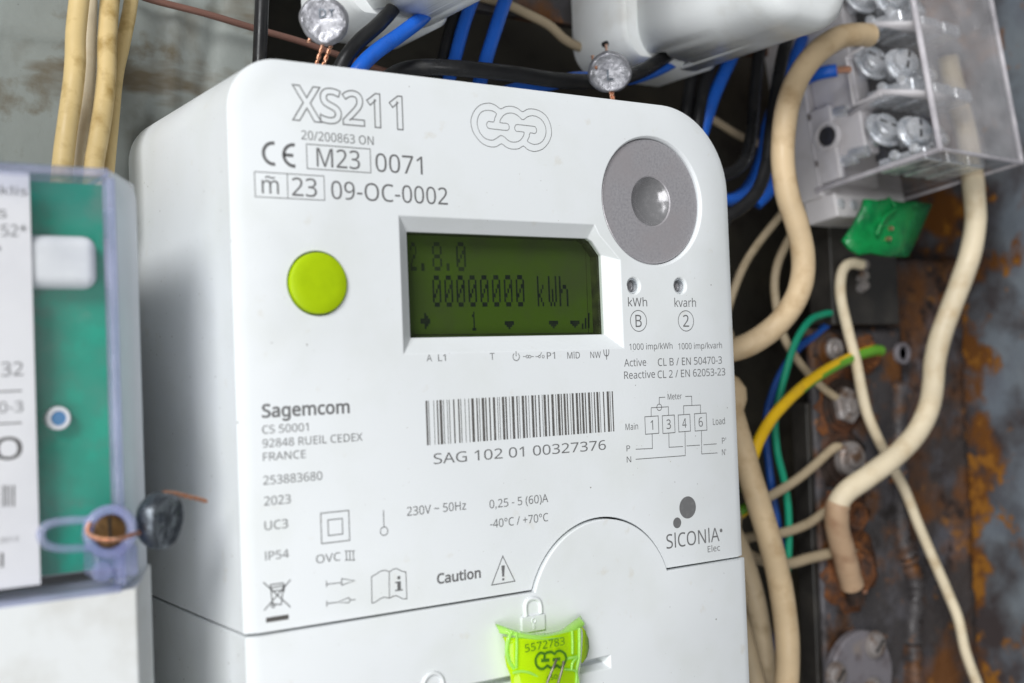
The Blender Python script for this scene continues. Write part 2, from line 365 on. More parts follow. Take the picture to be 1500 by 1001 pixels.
# ---- flat print on a plane y = const
YP = -0.045
def stroke_geo(pts, w, y, closed=False):
    """ribbon of width w (mm) along (x, z) points"""
    p2 = [Vector((p[0], p[1])) for p in pts]; n = len(p2); V = []; F = []
    for i in range(n):
        a = p2[(i-1) % n] if (closed or i > 0) else None; b = p2[(i+1) % n] if (closed or i < n-1) else None
        d1 = (p2[i]-a).normalized() if a is not None else None; d2 = (b-p2[i]).normalized() if b is not None else None
        if d1 is None: d1 = d2
        if d2 is None: d2 = d1
        t = (d1+d2)
        t = d1 if t.length < 1e-6 else t.normalized()
        nr = Vector((-t.y, t.x)); c = max(0.45, nr.dot(Vector((-d1.y, d1.x))))
        h = w/2/c
        V.append((p2[i].x+nr.x*h, y, p2[i].y+nr.y*h)); V.append((p2[i].x-nr.x*h, y, p2[i].y-nr.y*h))
    for i in range(n if closed else n-1):
        j = (i+1) % n
        F.append((2*i, 2*j, 2*j+1, 2*i+1))
    return V, F
def xz(p, Y=0): q = P(p[0], p[1], Y); return (q.x, q.z)
def strokes(name, polys, w, parent, mat=None, Y=0, closed=False, raw=False):
    gs = []
    for pl in polys:
        cl = closed
        if isinstance(pl, tuple) and pl[0] == 'c': cl = True; pl = pl[1]
        pts = pl if raw else [xz(p, Y) for p in pl]
        gs.append(stroke_geo(pts, w, Y+YP, cl))
    V, F = join(*gs)
    return obj(name, V, F, mat or PRINT, parent, smooth=False)
def circ(cx, cz, r, n=28, a0=0, a1=2*math.pi):
    full = abs(a1-a0-2*math.pi) < 1e-6
    return [(cx+r*math.cos(a0+(a1-a0)*k/(n if full else n-1)), cz+r*math.sin(a0+(a1-a0)*k/(n if full else n-1))) for k in range(n)]
def polyfill(name, polys, parent, mat=None, Y=0, raw=False):
    V = []; F = []
    for pl in polys:
        pts = pl if raw else [xz(p, Y) for p in pl]
        o = len(V); V += [(x, Y+YP, z) for x, z in pts]; F.append(tuple(range(o, o+len(pts))))
    return obj(name, V, F, mat or PRINT, parent, smooth=False)

FONT = None
try:
    import os
    fp = os.path.join(bpy.utils.resource_path('LOCAL'), 'datafiles', 'fonts', 'NotoSansHebrew-Regular.woff2')
    if os.path.exists(fp): FONT = bpy.data.fonts.load(fp)
except Exception: FONT = None
def text_geo(body, offset=0.0, outline=0.0, font=True):
    if FONT and font: body = body.replace('I', 'l')   # this face draws its capital I with slabs
    c = bpy.data.curves.new('t', 'FONT'); c.body = body; c.size = 1; c.resolution_u = 4; c.offset = offset
    if FONT and font: c.font = FONT
    o = bpy.data.objects.new('t', c); col.objects.link(o)
    if outline:
        c.fill_mode = 'NONE' if hasattr(c, 'fill_mode') else c.fill_mode
        c.bevel_depth = outline; c.bevel_resolution = 0
    bpy.context.view_layer.update()
    dg = bpy.context.evaluated_depsgraph_get()
    me = bpy.data.meshes.new_from_object(o.evaluated_get(dg))
    V = [tuple(v.co) for v in me.vertices]; F = [tuple(p.vertices) for p in me.polygons]
    bpy.data.objects.remove(o); bpy.data.curves.remove(c); bpy.data.meshes.remove(me)
    return V, F
_capv = text_geo('H')[0]; CAPH = max(v[1] for v in _capv)-min(v[1] for v in _capv)
def text_on(name, body, x0, x1, z, cap, Y, parent, mat, bold=0.0, outline=0.0, tilt=None, flat=True, font=True):
    V, F = text_geo(body, bold, outline, font)
    a = min(v[0] for v in V); b = max(v[0] for v in V)
    sx = (x1-x0)/(b-a); sz = cap/CAPH
    W = [(x0+(v[0]-a)*sx, Y+YP+(v[2]*0.25 if outline else 0), z+v[1]*sz) for v in V]
    if tilt: W = [tilt(Vector(q)) for q in W]
    return obj(name, W, F, mat, parent, smooth=False)
def text(body, l, r, cap, parent, Y=0, mat=None, bold=0.0, outline=0.0, name='lettering', font=True):
    """l, r: photograph pixels of the left and right end of the baseline; cap: cap height in pixels at the middle"""
    a = P(l[0], l[1], Y); b = P(r[0], r[1], Y)
    z = (a.z+b.z)/2
    cx, cy = (l[0]+r[0])/2, (l[1]+r[1])/2
    h = P(cx, cy-cap, Y).z-P(cx, cy, Y).z
    return text_on(name, body, a.x, b.x, z, h, Y, parent, mat or PRINT, bold, outline, font=font)

def cable(name, pts, r, mat, label, group=None, n=6, seg=14, stripe=None, parent=None, category='cable', wob=0.0, head=(), tail=()):
    path = catmull([Vector(q) for q in head]+[P(*q) for q in pts]+[Vector(q) for q in tail], n)
    if wob: path = [q+Vector((random.uniform(-wob, wob), random.uniform(-wob, wob), random.uniform(-wob, wob))) for q in path]
    rq = random.Random(len(label)*7+int(r*100)); ph1, ph2 = rq.uniform(0, 6), rq.uniform(0, 6)
    rl = [r*(1+0.012*math.sin(i*0.31+ph1)+0.006*math.sin(i*0.83+ph2)) for i in range(len(path))]
    V, F = tube_geo(path, rl, seg)
    mid = None; mats = mat
    if stripe:
        mats = [mat, stripe]; mid = []
        for i in range(len(path)-1):
            for k in range(seg): mid.append(1 if ((k+int(i*0.16)) % seg) >= 8 else 0)
        mid += [0, 0]
    o = obj(name, V, F, mats, parent, angle=60, midx=mid)
    if not parent: tag(o, label, category, group)
    return o

# ================================================================== the cabinet
YB = 80.0; XS = 277.0
def sheet(name, ax, const, r1, r2, z0, z1, t, mat, n1, n2, fn=None, parent=None):
    """bumpy painted sheet metal as a gridded plate with thickness t"""
    V = []; F = []
    for i in range(n1+1):
        for k in range(n2+1):
            a = r1+(r2-r1)*i/n1; z = z0+(z1-z0)*k/n2
            d = fn(a, z) if fn else 0
            V.append((a, const+d, z) if ax == 'y' else (const+d, a, z))
    for i in range(n1):
        for k in range(n2):
            q = i*(n2+1)+k; F.append((q, q+1, q+n2+2, q+n2+1))
    o = obj(name, V, F, mat, parent, angle=60, solid=0.001)
    o.modifiers.clear()
    s = o.modifiers.new('s', 'SOLIDIFY'); s.thickness = t*MM; s.offset = 1 if ax == 'y' else -1
    return o
def rib(a, z, x0, z0, x1, z1, w, h):
    dx, dz = x1-x0, z1-z0; l2 = dx*dx+dz*dz
    t = max(0, min(1, ((a-x0)*dx+(z-z0)*dz)/l2)); d = math.hypot(a-x0-t*dx, z-z0-t*dz)
    return -h*math.exp(-(d/w)**2)
ribs = []
for (p, q, w, h) in [((0, 35), (235, 85), 2.4, 1.5), ((0, 62), (160, 95), 2.0, -1.2), ((262, -40), (250, 170), 2.2, 1.3), ((330, -40), (300, 140), 2.4, -1.4), ((215, 135), (190, 240), 2.2, 1.2)]:
    a = P(p[0], p[1], YB); b = P(q[0], q[1], YB); ribs.append((a.x, a.z, b.x, b.z, w, h))
def wallfn(a, z):
    d = 0.35*math.sin(a*0.05+1)*math.sin(z*0.06)
    for rr in ribs: d += rib(a, z, *rr)
    return d
XD, YD = -30.0, 150.0
tag(sheet('back_panel', 'y', YB, -190, XD, -190, 260, 1.5, WALL, 110, 180, wallfn), kind='structure')
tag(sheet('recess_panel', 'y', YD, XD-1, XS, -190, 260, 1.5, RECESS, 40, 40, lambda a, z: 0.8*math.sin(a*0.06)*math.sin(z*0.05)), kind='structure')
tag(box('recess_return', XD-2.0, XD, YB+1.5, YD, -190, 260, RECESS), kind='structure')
tag(box('mounting_plate', XD+0.5, 68, 74.5, 80, -190, 58, RUSTED, bevel=0.5), kind='structure')
for z in (118, 168): tag(box('mounting_rail', XD+0.5, XS, 79.5, 84, z-9, z+9, RUSTED, bevel=0.5), kind='structure')
tag(sheet('side_panel', 'x', XS, -40, YD, -190, 260, 1.5, SIDEWALL, 40, 80, lambda a, z: 0.6*math.sin(a*0.11)*math.sin(z*0.05)), kind='structure')

# ================================================================== main meter
XL, XR, ZT, ZS = -70.1, 75.2, 63.0, -60.7
CH, CHD, YM = 3.1, 1.3, 73.0
meter = thing('electricity_meter', 'white electricity meter with green display, lime button and round steel optical port', 'meter', (2.5, 73, -125))

def arc2(cx, cz, r, a0, a1, n):
    return [(cx+r*math.cos(math.radians(a0+(a1-a0)*k/n)), cz+r*math.sin(math.radians(a0+(a1-a0)*k/n))) for k in range(n+1)]
RTL, RTR = 12.0, 23.0
ARC_C, ARC_Z, ARC_R = 24.8, -68.0, 22.6
def upper_outline(ins):
    """outline clockwise from the lower left corner; ins = inset of the left, top and right edge"""
    p = [(XL+ins, ZS)]
    p += [(XL+ins, ZS+(ZT-RTL-ZS)*k/6) for k in range(1, 6)]
    p += arc2(XL+RTL, ZT-RTL, RTL-ins, 180, 90, 12)
    p += [(XL+RTL+(XR-RTR-XL-RTL)*k/6, ZT-ins) for k in range(1, 6)]
    p += arc2(XR-RTR, ZT-RTR, RTR-ins, 90, 0, 18)
    p += [(XR-ins, ZT-RTR+(ZS-ZT+RTR)*k/6) for k in range(1, 6)]
    p += [(XR-ins, ZS)]
    a = math.degrees(math.asin((ZS-ARC_Z)/(ARC_R+0.25)))
    p += arc2(ARC_C, ARC_Z, ARC_R+0.25, a, 180-a, 32)
    return p
inner = upper_outline(CH); outer = upper_outline(0)
PORT = (46.9, 36.6); PR = 17.35
lcd_out = [(-30.1, 29.6), (26.8, 29.6), (28.2, 27.0), (34.9, 20.6), (34.9, -2.4), (-30.1, -2.4)]
lcd_in = [(-26.5, 26.3), (27.6, 26.3), (30.9, 22.5), (31.1, 1.45), (-26.45, 1.45)]
lcd_in6 = [(-26.5, 26.3), (26.6, 26.3), (28.0, 25.6), (31.0, 22.0), (31.1, 1.45), (-26.45, 1.45)]
BTN = (P(467, 415, -0.5).x, P(467, 415, -0.5).z); BR = 6.85
LEDS = [xz((928.5, 419)), (xz((996.5, 419)))]
LR = 2.35
def cover_mesh():
    bm = bmesh.new()
    def loop(pts, y): return [bm.verts.new((x, y, z)) for x, z in pts]
    def ring(a, b):
        n = len(a)
        for i in range(n): bm.faces.new((a[i], a[(i+1) % n], b[(i+1) % n], b[i]))
    li = loop(inner, 0); lo = loop(outer, CHD); lb = loop(outer, YM)
    ring(li, lo); ring(lo, lb); bm.faces.new(lb)
    holes = []
    def hole(loops):
        L_ = [loop(p, y) for p, y in loops]
        for a, b in zip(L_, L_[1:]): ring(a, b)
        bm.faces.new(L_[-1]); holes.append(L_[0])
    hole([(lcd_out, 0), (lcd_in6, 3.0), (lcd_in6, 9.5)])
    c = lambda r: circ(PORT[0], PORT[1], r, 72)
    hole([(c(PR), 0), (c(PR-0.45), 0.7), (c(PR-0.5), 7.0)])
    hole([(circ(*BTN, BR+0.35, 48), 0), (circ(*BTN, BR+0.3, 48), 3.0)])
    for l in LEDS: hole([(circ(*l, LR, 28), 0), (circ(*l, LR-0.3, 28), 0.4), (circ(*l, LR-0.35, 28), 4)])
    edges = []
    for lp in [li]+holes:
        for i in range(len(lp)): edges.append(bm.edges.get((lp[i], lp[(i+1) % len(lp)])))
    bmesh.ops.triangle_fill(bm, edges=edges, use_beauty=True, normal=(0, -1, 0))
    bmesh.ops.recalc_face_normals(bm, faces=bm.faces)
    bm.verts.index_update()
    V = [tuple(v.co) for v in bm.verts]; F = [tuple(v.index for v in f.verts) for f in bm.faces]
    bm.free(); return V, F
V, F = cover_mesh()
obj('cover', V, F, WHITE, meter, bevel=0.35, seg=3)
# lower terminal cover, standing a little proud
YF2 = -0.75
def lower_outline(ins):
    a = math.degrees(math.asin((ZS-0.5-ARC_Z)/(ARC_R-0.25)))
    p = [(XL+0.1+ins, -125)]
    p += [(XL+0.1+ins, -125+(ZS-0.5+125)*k/4) for k in range(1, 5)]
    p += arc2(ARC_C, ARC_Z, ARC_R-0.25, 180-a, a, 32)
    p += [(XR+0.15-ins, ZS-0.5-(ZS-0.5+125)*k/4) for k in range(0, 5)]
    return p
def term_mesh():
    bm = bmesh.new()
    def loop(pts, y): return [bm.verts.new((x, y, z)) for x, z in pts]
    def ring(a, b):
        n = len(a)
        for i in range(n): bm.faces.new((a[i], a[(i+1) % n], b[(i+1) % n], b[i]))
    li = loop(lower_outline(CH), YF2); lo = loop(lower_outline(0), YF2+CHD); lb = loop(lower_outline(0), YM)
    ring(li, lo); ring(lo, lb); bm.faces.new(lb)
    sl = [P(660, 1004, YF2), P(893.9, 960.5, YF2), P(896.2, 978.5, YF2)]
    x0, x1, z1, z0 = sl[0].x, sl[1].x, sl[1].z, sl[2].z
    s0 = [(x0, z0), (x0, z1), (x1, z1), (x1, z0)]
    s1 = [(x0+.6, z0+1.3), (x0+.6, z1-.3), (x1-.8, z1-.3), (x1-.8, z0+1.3)]
    L_ = [loop(s0, YF2), loop(s1, YF2+2.2), loop(s1, YF2+5)]
    for a, b in zip(L_, L_[1:]): ring(a, b)
    bm.faces.new(L_[-1])
    edges = [bm.edges.get((lp[i], lp[(i+1) % len(lp)])) for lp in (li, L_[0]) for i in range(len(lp))]
    bmesh.ops.triangle_fill(bm, edges=edges, use_beauty=True, normal=(0, -1, 0))
    bmesh.ops.recalc_face_normals(bm, faces=bm.faces); bm.verts.index_update()
    V = [tuple(v.co) for v in bm.verts]; F = [tuple(v.index for v in f.verts) for f in bm.faces]
    bm.free(); return V, F
V, F = term_mesh()
tcover = obj('terminal_cover', V, F, WHITE, meter, bevel=0.35, seg=3)
# dark inner body seen through the joint
box('inner_body', XL+1.5, XR-1.5, 2.5, YM-1, ZS-1.0, ZS+0.6, DARK_GAP, meter)

# button
lathe('push_button', [(BR-0.02, 2.0), (BR, -0.3), (BR-0.15, -0.75), (BR-0.6, -1.0), (BR*0.6, -1.12), (0, -1.18)], (BTN[0], 0, BTN[1]), (0, 1, 0), BUTTON, meter, 56)
# optical port
pa = (PORT[0], 0, PORT[1])
port = lathe('optical_port', [(6.65, 6.2), (6.55, 1.15), (6.85, 0.95), (16.3, 0.95), (16.6, 1.15), (16.75, 1.5), (16.75, 2.8)], pa, (0, 1, 0), STEEL_PORT, meter, 80, angle=18, caps=False)
lathe('port_lens', [(6.56, 1.3), (6.2, 1.5), (5.6, 2.0), (4.7, 2.7), (3.2, 3.35), (1.6, 3.7), (0, 3.8)], pa, (0, 1, 0), LENS, port, 56, angle=70, caps=False)
for l in LEDS:
    h = lathe('indicator_light', [(LR-0.36, 3.4), (LR-0.38, 0.9), (LR-0.7, 0.75), (LR-0.75, 3.4)], (l[0], 0, l[1]), (0, 1, 0), ZINC, meter, 28)
    lathe('indicator_lens', [(LR-0.72, 3.2), (LR-0.85, 2.0), (0.9, 1.5), (0, 1.35)], (l[0], 0, l[1]), (0, 1, 0), LED, h, 28, angle=70)

# display
YL = 7.6
disp = box('display', -26.4, 31.05, YL, YL+0.8, 1.5, 26.25, LCD, meter)
gl = [(-26.35, 26.2), (26.55, 26.2), (27.9, 25.5), (30.85, 21.95), (30.95, 1.55), (-26.3, 1.55)]
V = [(x, 3.25, z) for x, z in gl]+[(x, 4.1, z) for x, z in gl]; n6 = 6
F = [tuple(range(6)), tuple(range(11, 5, -1))]+[(i, (i+1) % 6, 6+(i+1) % 6, 6+i) for i in range(6)]
obj('window_pane', V, F, PANE, disp, smooth=False)
nf = len(gl); V = [(x, 4.15, z) for x, z in gl]+[(x, YL-0.02, z) for x, z in gl]
obj('display_frame', V, [(i, (i+1) % nf, nf+(i+1) % nf, nf+i) for i in range(nf)], LCD_EDGE, disp, smooth=False, solid=0.12)
# edge strips of the liquid crystal cell on its right and lower side
for (a, b, w) in [((857, 352), (862, 489), 0.22), ((874, 376), (879, 488), 0.3)]:
    strokes('cell_edge', [[a, b]], w, disp, LCD_EDGE, YL)
strokes('cell_edge', [[(606, 491), (884, 488)]], 0.3, disp, LCD_EDGE, YL)
strokes('cell_edge', [[(603, 344), (850, 352), (869, 378)]], 0.25, disp, LCD_EDGE, YL-0.1)
GL = {'0': ['01110', '10001', '10011', '10101', '11001', '10001', '01110'], '8': ['01110', '10001', '10001', '01110', '10001', '10001', '01110'],
      '2': ['01110', '10001', '00001', '00110', '01000', '10000', '11111'], 'k': ['10000', '10000', '10010', '10100', '11000', '10100', '10010'],
      'W': ['10001', '10001', '10001', '10101', '10101', '10101', '01010'], 'h': ['10000', '10000', '10110', '11001', '10001', '10001', '10001'],
      '1': ['00100', '01100', '00100', '00100', '00100', '00100', '01110'], '.': ['0', '0', '0', '0', '0', '1', '1'],
      'A': ['00100', '00110', '11111', '11111', '00110', '00100', '00000'], 'v': ['11111', '11111', '01110', '00100']}
def glyph(ch, x0, x1, y0, y1):
    """pixel box in zoom coordinates of the display close-up"""
    g = GL[ch]; a = xz((560+x0/3.7075, 300+y0/3.7075), YL); b = xz((560+x1/3.7075, 300+y1/3.7075), YL)
    nr, nc = len(g), len(g[0]); dx = (b[0]-a[0])/nc; dz = (a[1]-b[1])/nr; V = []; F = []
    for r_ in range(nr):
        for c_ in range(nc):
            if g[r_][c_] == '1':
                x = a[0]+c_*dx; z = a[1]-r_*dz; o = len(V)
                V += [(x, YL+YP, z), (x+dx*.96, YL+YP, z), (x+dx*.96, YL+YP, z-dz*.96), (x, YL+YP, z-dz*.96)]; F.append((o, o+1, o+2, o+3))
    return V, F
row1 = [glyph('2', 150, 188, 205, 360), glyph('.', 207, 230, 215, 360), glyph('8', 268, 326, 203, 360), glyph('.', 344, 366, 215, 360), glyph('0', 398, 456, 203, 362)]
row2 = [glyph('0', 270+i*64.6, 322+i*64.6, 385-i*0.4, 556-i*0.3) for i in range(8)]+[glyph('k', 838, 888, 388, 553), glyph('W', 898, 950, 388, 553), glyph('h', 957, 1012, 388, 553)]
row3 = [glyph('A', 206, 262, 590, 690), glyph('1', 478, 518, 582, 684), glyph('v', 664, 716, 633, 676), glyph('v', 904, 956, 631, 672), glyph('v', 1020, 1072, 630, 668)]
for nm, rw in (('display_code', row1), ('display_reading', row2), ('display_symbols', row3)):
    V, F = join(*rw); obj(nm, V, F, LCD_FADED if nm == 'display_code' else LCD_INK, disp, smooth=False)
polyfill('signal_bars', [[(560+x/3.7075, 300+y0/3.7075), (560+(x+9)/3.7075, 300+y0/3.7075), (560+(x+9)/3.7075, 300+y1/3.7075), (560+x/3.7075, 300+y1/3.7075)] for x, y0, y1 in ((1083, 645, 676), (1099, 615, 674), (1116, 588, 672))], disp, LCD_INK, YL)

# ---- printing on the cover
text('XS211', (427.2, 173.5), (591, 189), 46.5, meter, bold=0.022, outline=0.011, name='model_lettering')
text('20/200863 ON', (441.5, 203.9), (547.3, 213.2), 12.8, meter)
def ce():
    gs = []
    for (x0, x1, yt, yb, bar) in ((383.5, 402.7, 207, 242.7, False), (413.3, 432.5, 209.6, 245.5, True)):
        t = xz(((x0+x1)/2, yt)); b = xz(((x0+x1)/2, yb)); l = xz((x0, (yt+yb)/2))
        r = (t[1]-b[1])/2-0.35; cz = (t[1]+b[1])/2; cx = l[0]+r+0.35
        gs.append(stroke_geo(circ(cx, cz, r, 24, math.radians(82), math.radians(278)), 0.75, YP))
        if bar: gs.append(stroke_geo([(cx-r, cz), (cx-0.1, cz)], 0.75, YP))
    V, F = join(*gs); obj('conformity_mark', V, F, PRINT, meter, smooth=False)
ce()
def rect_px(corners, Y=0):
    q = [xz(c, Y) for c in corners]
    x0 = (q[0][0]+q[3][0])/2; x1 = (q[1][0]+q[2][0])/2; z1 = (q[0][1]+q[1][1])/2; z0 = (q[2][1]+q[3][1])/2
    return [(x0, z1), (x1, z1), (x1, z0), (x0, z0)]
strokes('print_frame', [rect_px([(449, 210.7), (542.4, 219.2), (542.8, 254), (449.6, 246.5)])], 0.2, meter, closed=True, raw=True)
text('M23', (464, 244), (527.5, 248.6), 27, meter)
text('0071', (550.3, 251.3), (619.2, 256.3), 26.5, meter)
mb = rect_px([(373.2, 251.2), (474.6, 258.7), (475.4, 293.9), (373.2, 288.1)])
dv = xz((421, 270))[0]
strokes('print_frame', [('c', mb), [(dv, mb[0][1]), (dv, mb[2][1])]], 0.18, meter, raw=True)
text('m', (383.5, 283.2), (408.6, 284.8), 26, meter)
text('~', (388.5, 270.5), (402.9, 271.5), 22, meter)
text('23', (427.8, 287), (464.5, 288.9), 26.7, meter)
text('09-OC-0002', (485.4, 290.9), (656, 300.8), 25.5, meter)
# three-ring emblem
def zz(pts, ox, oy, s): return [(ox+x/s, oy+y/s) for x, y in pts]
def smooth_px(pts, n=4, closed=True):
    v = [Vector((p[0], p[1], 0)) for p in pts]
    if closed:
        c = catmull([v[-1]]+v+[v[0], v[1]], n); c = c[n:-n-1]
    else: c = catmull(v, n)
    return [(q.x, q.y) for q in c]
lg = lambda pts: zz(pts, 670, 130, 9.1)
outerL = [(575, 272), (520, 232), (455, 200), (395, 195), (310, 215), (235, 280), (190, 370), (178, 450), (200, 560), (260, 660), (345, 742), (455, 780), (530, 768), (587, 735), (640, 775), (695, 800), (750, 808), (820, 800), (878, 765), (930, 810), (985, 832), (1035, 838), (1130, 810), (1205, 735), (1248, 640), (1252, 550), (1225, 440), (1170, 350), (1080, 290), (985, 270), (920, 280), (867, 310), (810, 268), (750, 242), (690, 235), (630, 245)]
innerL = [(520, 335), (500, 385), (482, 445), (420, 437), (396, 452), (388, 485), (400, 518), (425, 532), (540, 546), (650, 558), (682, 545), (690, 512), (678, 478), (650, 463), (565, 452), (585, 395), (630, 345), (700, 325), (770, 340), (820, 375), (850, 405), (872, 415), (895, 405), (930, 378), (1000, 360), (1080, 385), (1140, 440), (1175, 520), (1178, 600), (1155, 670), (1105, 725), (1030, 745), (975, 730), (932, 698), (955, 645), (968, 590), (1025, 600), (1050, 582), (1055, 552), (1040, 515), (1010, 503), (900, 490), (795, 480), (770, 495), (762, 525), (772, 558), (800, 572), (888, 582), (865, 655), (815, 702), (745, 715), (680, 695), (625, 645), (578, 625), (530, 655), (490, 680), (450, 688), (370, 665), (300, 590), (265, 490), (268, 400), (305, 325), (360, 295), (410, 290), (470, 300)]
strokes('emblem', [('c', smooth_px(lg(outerL), 2)), ('c', smooth_px(lg(innerL), 2))], 0.16, meter)
# display legend
for s, x0, x1, yb, h in (('A', 624.9, 632.8, 529.6, 9.8), ('L1', 641.7, 653, 529.1, 9.8), ('T', 717.8, 724.5, 527.2, 9.8), ('P1', 801, 813, 525.8, 9.6), ('MID', 831, 849.4, 525.4, 9.4), ('NW', 864.8, 880.2, 524.6, 9.2)):
    text(s, (x0, yb), (x1, yb), h, meter)
pc = xz((756, 522.8)); 
strokes('power_symbol', [circ(pc[0], pc[1], 0.95, 20, math.radians(125), math.radians(415)), [(pc[0], pc[1]+0.1), (pc[0], pc[1]+1.35)]], 0.2, meter, raw=True)
k1 = [xz((x, 522.6)) for x in (766, 770.5, 777.5, 782, 784, 788.5, 795.5)]
strokes('switch_symbol', [[k1[0], k1[1]], ('c', circ(k1[1][0]+.35, k1[1][1], .35, 12)), [(k1[1][0]+.7, k1[1][1]), (k1[2][0]-.7, k1[2][1])], ('c', circ(k1[2][0]-.35, k1[2][1], .35, 12)), [k1[2], k1[3]],
        [k1[4], k1[5]], ('c', circ(k1[5][0]+.3, k1[5][1], .3, 12)), [(k1[5][0]+.5, k1[5][1]+.2), (k1[6][0]-.4, k1[6][1]+1.1)], ('c', circ(k1[6][0], k1[6][1], .35, 12))], 0.15, meter, raw=True)
a0 = xz((888.2, 519.5))
strokes('antenna_symbol', [[(a0[0], a0[1]-1.3), (a0[0], a0[1]+1.3)], [(a0[0]-0.85, a0[1]+1.3), (a0[0]-0.8, a0[1]+0.3), (a0[0]-0.5, a0[1]-0.25), (a0[0], a0[1]-0.4), (a0[0]+0.5, a0[1]-0.25), (a0[0]+0.8, a0[1]+0.3), (a0[0]+0.85, a0[1]+1.3)]], 0.22, meter, raw=True)
# right column
text('kWh', (920, 448.6), (948, 449.4), 12.6, meter); text('kvarh', (988, 449.2), (1019.5, 450.2), 12.4, meter)
for px, ch in ((935.2, 'B'), (1004.7, '2')):
    c = xz((px, 470.3)); strokes('class_ring', [circ(c[0], c[1], 2.75, 36)], 0.2, meter, closed=True, raw=True)
    hw = 1.05; text_on('lettering', ch, c[0]-hw, c[0]+hw, c[1]-1.6, 3.2, 0, meter, PRINT)
text('1000 imp/kWh', (922, 512.4), (985, 511.6), 8.9, meter); text('1000 imp/kvarh', (993.7, 511.4), (1057.5, 511), 8.9, meter)
text('Active', (914.3, 537), (946.6, 536.2), 10.8, meter); text('CL B / EN 50470-3', (963.7, 535.6), (1057.5, 533.6), 10.8, meter)
text('Reactive', (914.3, 555), (959.5, 553.8), 10.8, meter); text('CL 2 / EN 62053-23', (963.3, 553.4), (1062.4, 550.8), 10.8, meter)
# wiring diagram
dg = lambda pts: zz(pts, 880, 480, 2.782)
text('Meter', (978, 585.6), (998.6, 584.8), 8.6, meter); text('Main', (916.3, 630.3), (934.6, 629.3), 9.4, meter); text('Load', (1044.3, 622.6), (1061.9, 621.5), 9.4, meter)
for s, x0, x1, yb in (('P', 105, 120, 505), ('N', 106, 124, 550), ("P'", 494, 511, 473), ("N'", 494, 511, 520)):
    q = dg([(x0, yb), (x1, yb-1)]); text(s, q[0], q[1], 8.6, meter)
for s, (x0, y0, x1, y1) in (('1', (180, 362, 235, 433)), ('3', (251, 358, 301, 430)), ('4', (316, 355, 364, 424)), ('6', (382, 350, 431, 420))):
    rc = rect_px(dg([(x0, y0+1.5), (x1-1, y0-1.5), (x1+1, y1-1.5), (x0+1, y1+1.5)]))
    strokes('terminal_box', [rc], 0.2, meter, closed=True, raw=True)
    cx = (rc[0][0]+rc[1][0])/2; cz = (rc[0][1]+rc[2][1])/2; hw = 0.42 if s == '1' else 0.75
    text_on('lettering', s, cx-hw, cx+hw, cz-1.25, 2.5, 0, meter, PRINT)
cc = xz(dg([(238, 325)])[0])
strokes('wiring_diagram', [dg(l) for l in ([(262, 284), (238, 285), (238, 314)], [(205, 362), (205, 327), (275, 323), (276, 358)], [(344, 281), (370, 280), (371, 317)], [(338, 355), (337, 319), (406, 316), (406, 350)],
        [(209, 433), (210, 493), (142, 496)], [(277, 430), (278, 488), (335, 485)], [(349, 482.5), (403, 479.5)], [(418, 478), (472, 474)], [(343, 424), (344, 522), (142, 537)], [(410, 420), (411, 515), (476, 511)])], 0.19, meter)
strokes('wiring_node', [circ(cc[0], cc[1], 0.85, 20)], 0.19, meter, closed=True, raw=True)
# lower right brand mark
for c, r in (((1007.2, 743.5), 2.95), ((991.8, 766.1), 1.42), ((1056.1, 777.3), 0.5)):
    q = xz(c); polyfill('brand_dot', [circ(q[0], q[1], r, 36)], meter, raw=True)
text('SICONIA', (976.3, 803.5), (1054, 793.4), 20.5, meter, name='brand_lettering'); text('Elec', (1036.7, 809.2), (1054.7, 806.8), 9, meter)
# barcode
bars = [(108, 12), (126, 5), (162, 4), (184, 9), (203, 17), (228, 5), (254, 4), (268, 5), (297, 9), (330, 9), (347, 5), (376, 4), (402, 5), (422, 17), (456, 9), (474, 5), (493, 17), (517, 9), (543, 9), (570, 15), (600, 4), (613, 4), (632, 16), (655, 10), (682, 4), (699, 17), (731, 9), (748, 4), (768, 16), (792, 9), (814, 4), (834, 16), (858, 8), (882, 9), (907, 4), (918, 16), (946, 9), (971, 16), (1000, 4), (1013, 16), (1036, 8), (1055, 14), (1077, 8), (1099, 4), (1112, 13), (1139, 15), (1162, 8), (1179, 14), (1201, 8), (1223, 15), (1246, 4), (1263, 8), (1281, 14), (1302, 4), (1326, 8), (1352, 15), (1373, 4), (1387, 8)]
zt = (xz((623, 585.5))[1]+xz((897, 575))[1])/2; zb = (xz((626, 650.5))[1]+xz((899, 634))[1])/2
pl = []
for x, w in bars:
    yy = 560+(118-48*(x-108)/1287)/4.6875+2; xa = xz((600+x/4.6875, yy))[0]; xb = xz((600+(x+w)/4.6875, yy))[0]
    pl.append([(xa, zt), (xb, zt), (xb, zb), (xa, zb)])
polyfill('barcode', pl, meter, PRINT_DARK, raw=True)
text('SAG 102 01 00327376', (635.2, 678.4), (887.6, 660.3), 14.6, meter, mat=PRINT)
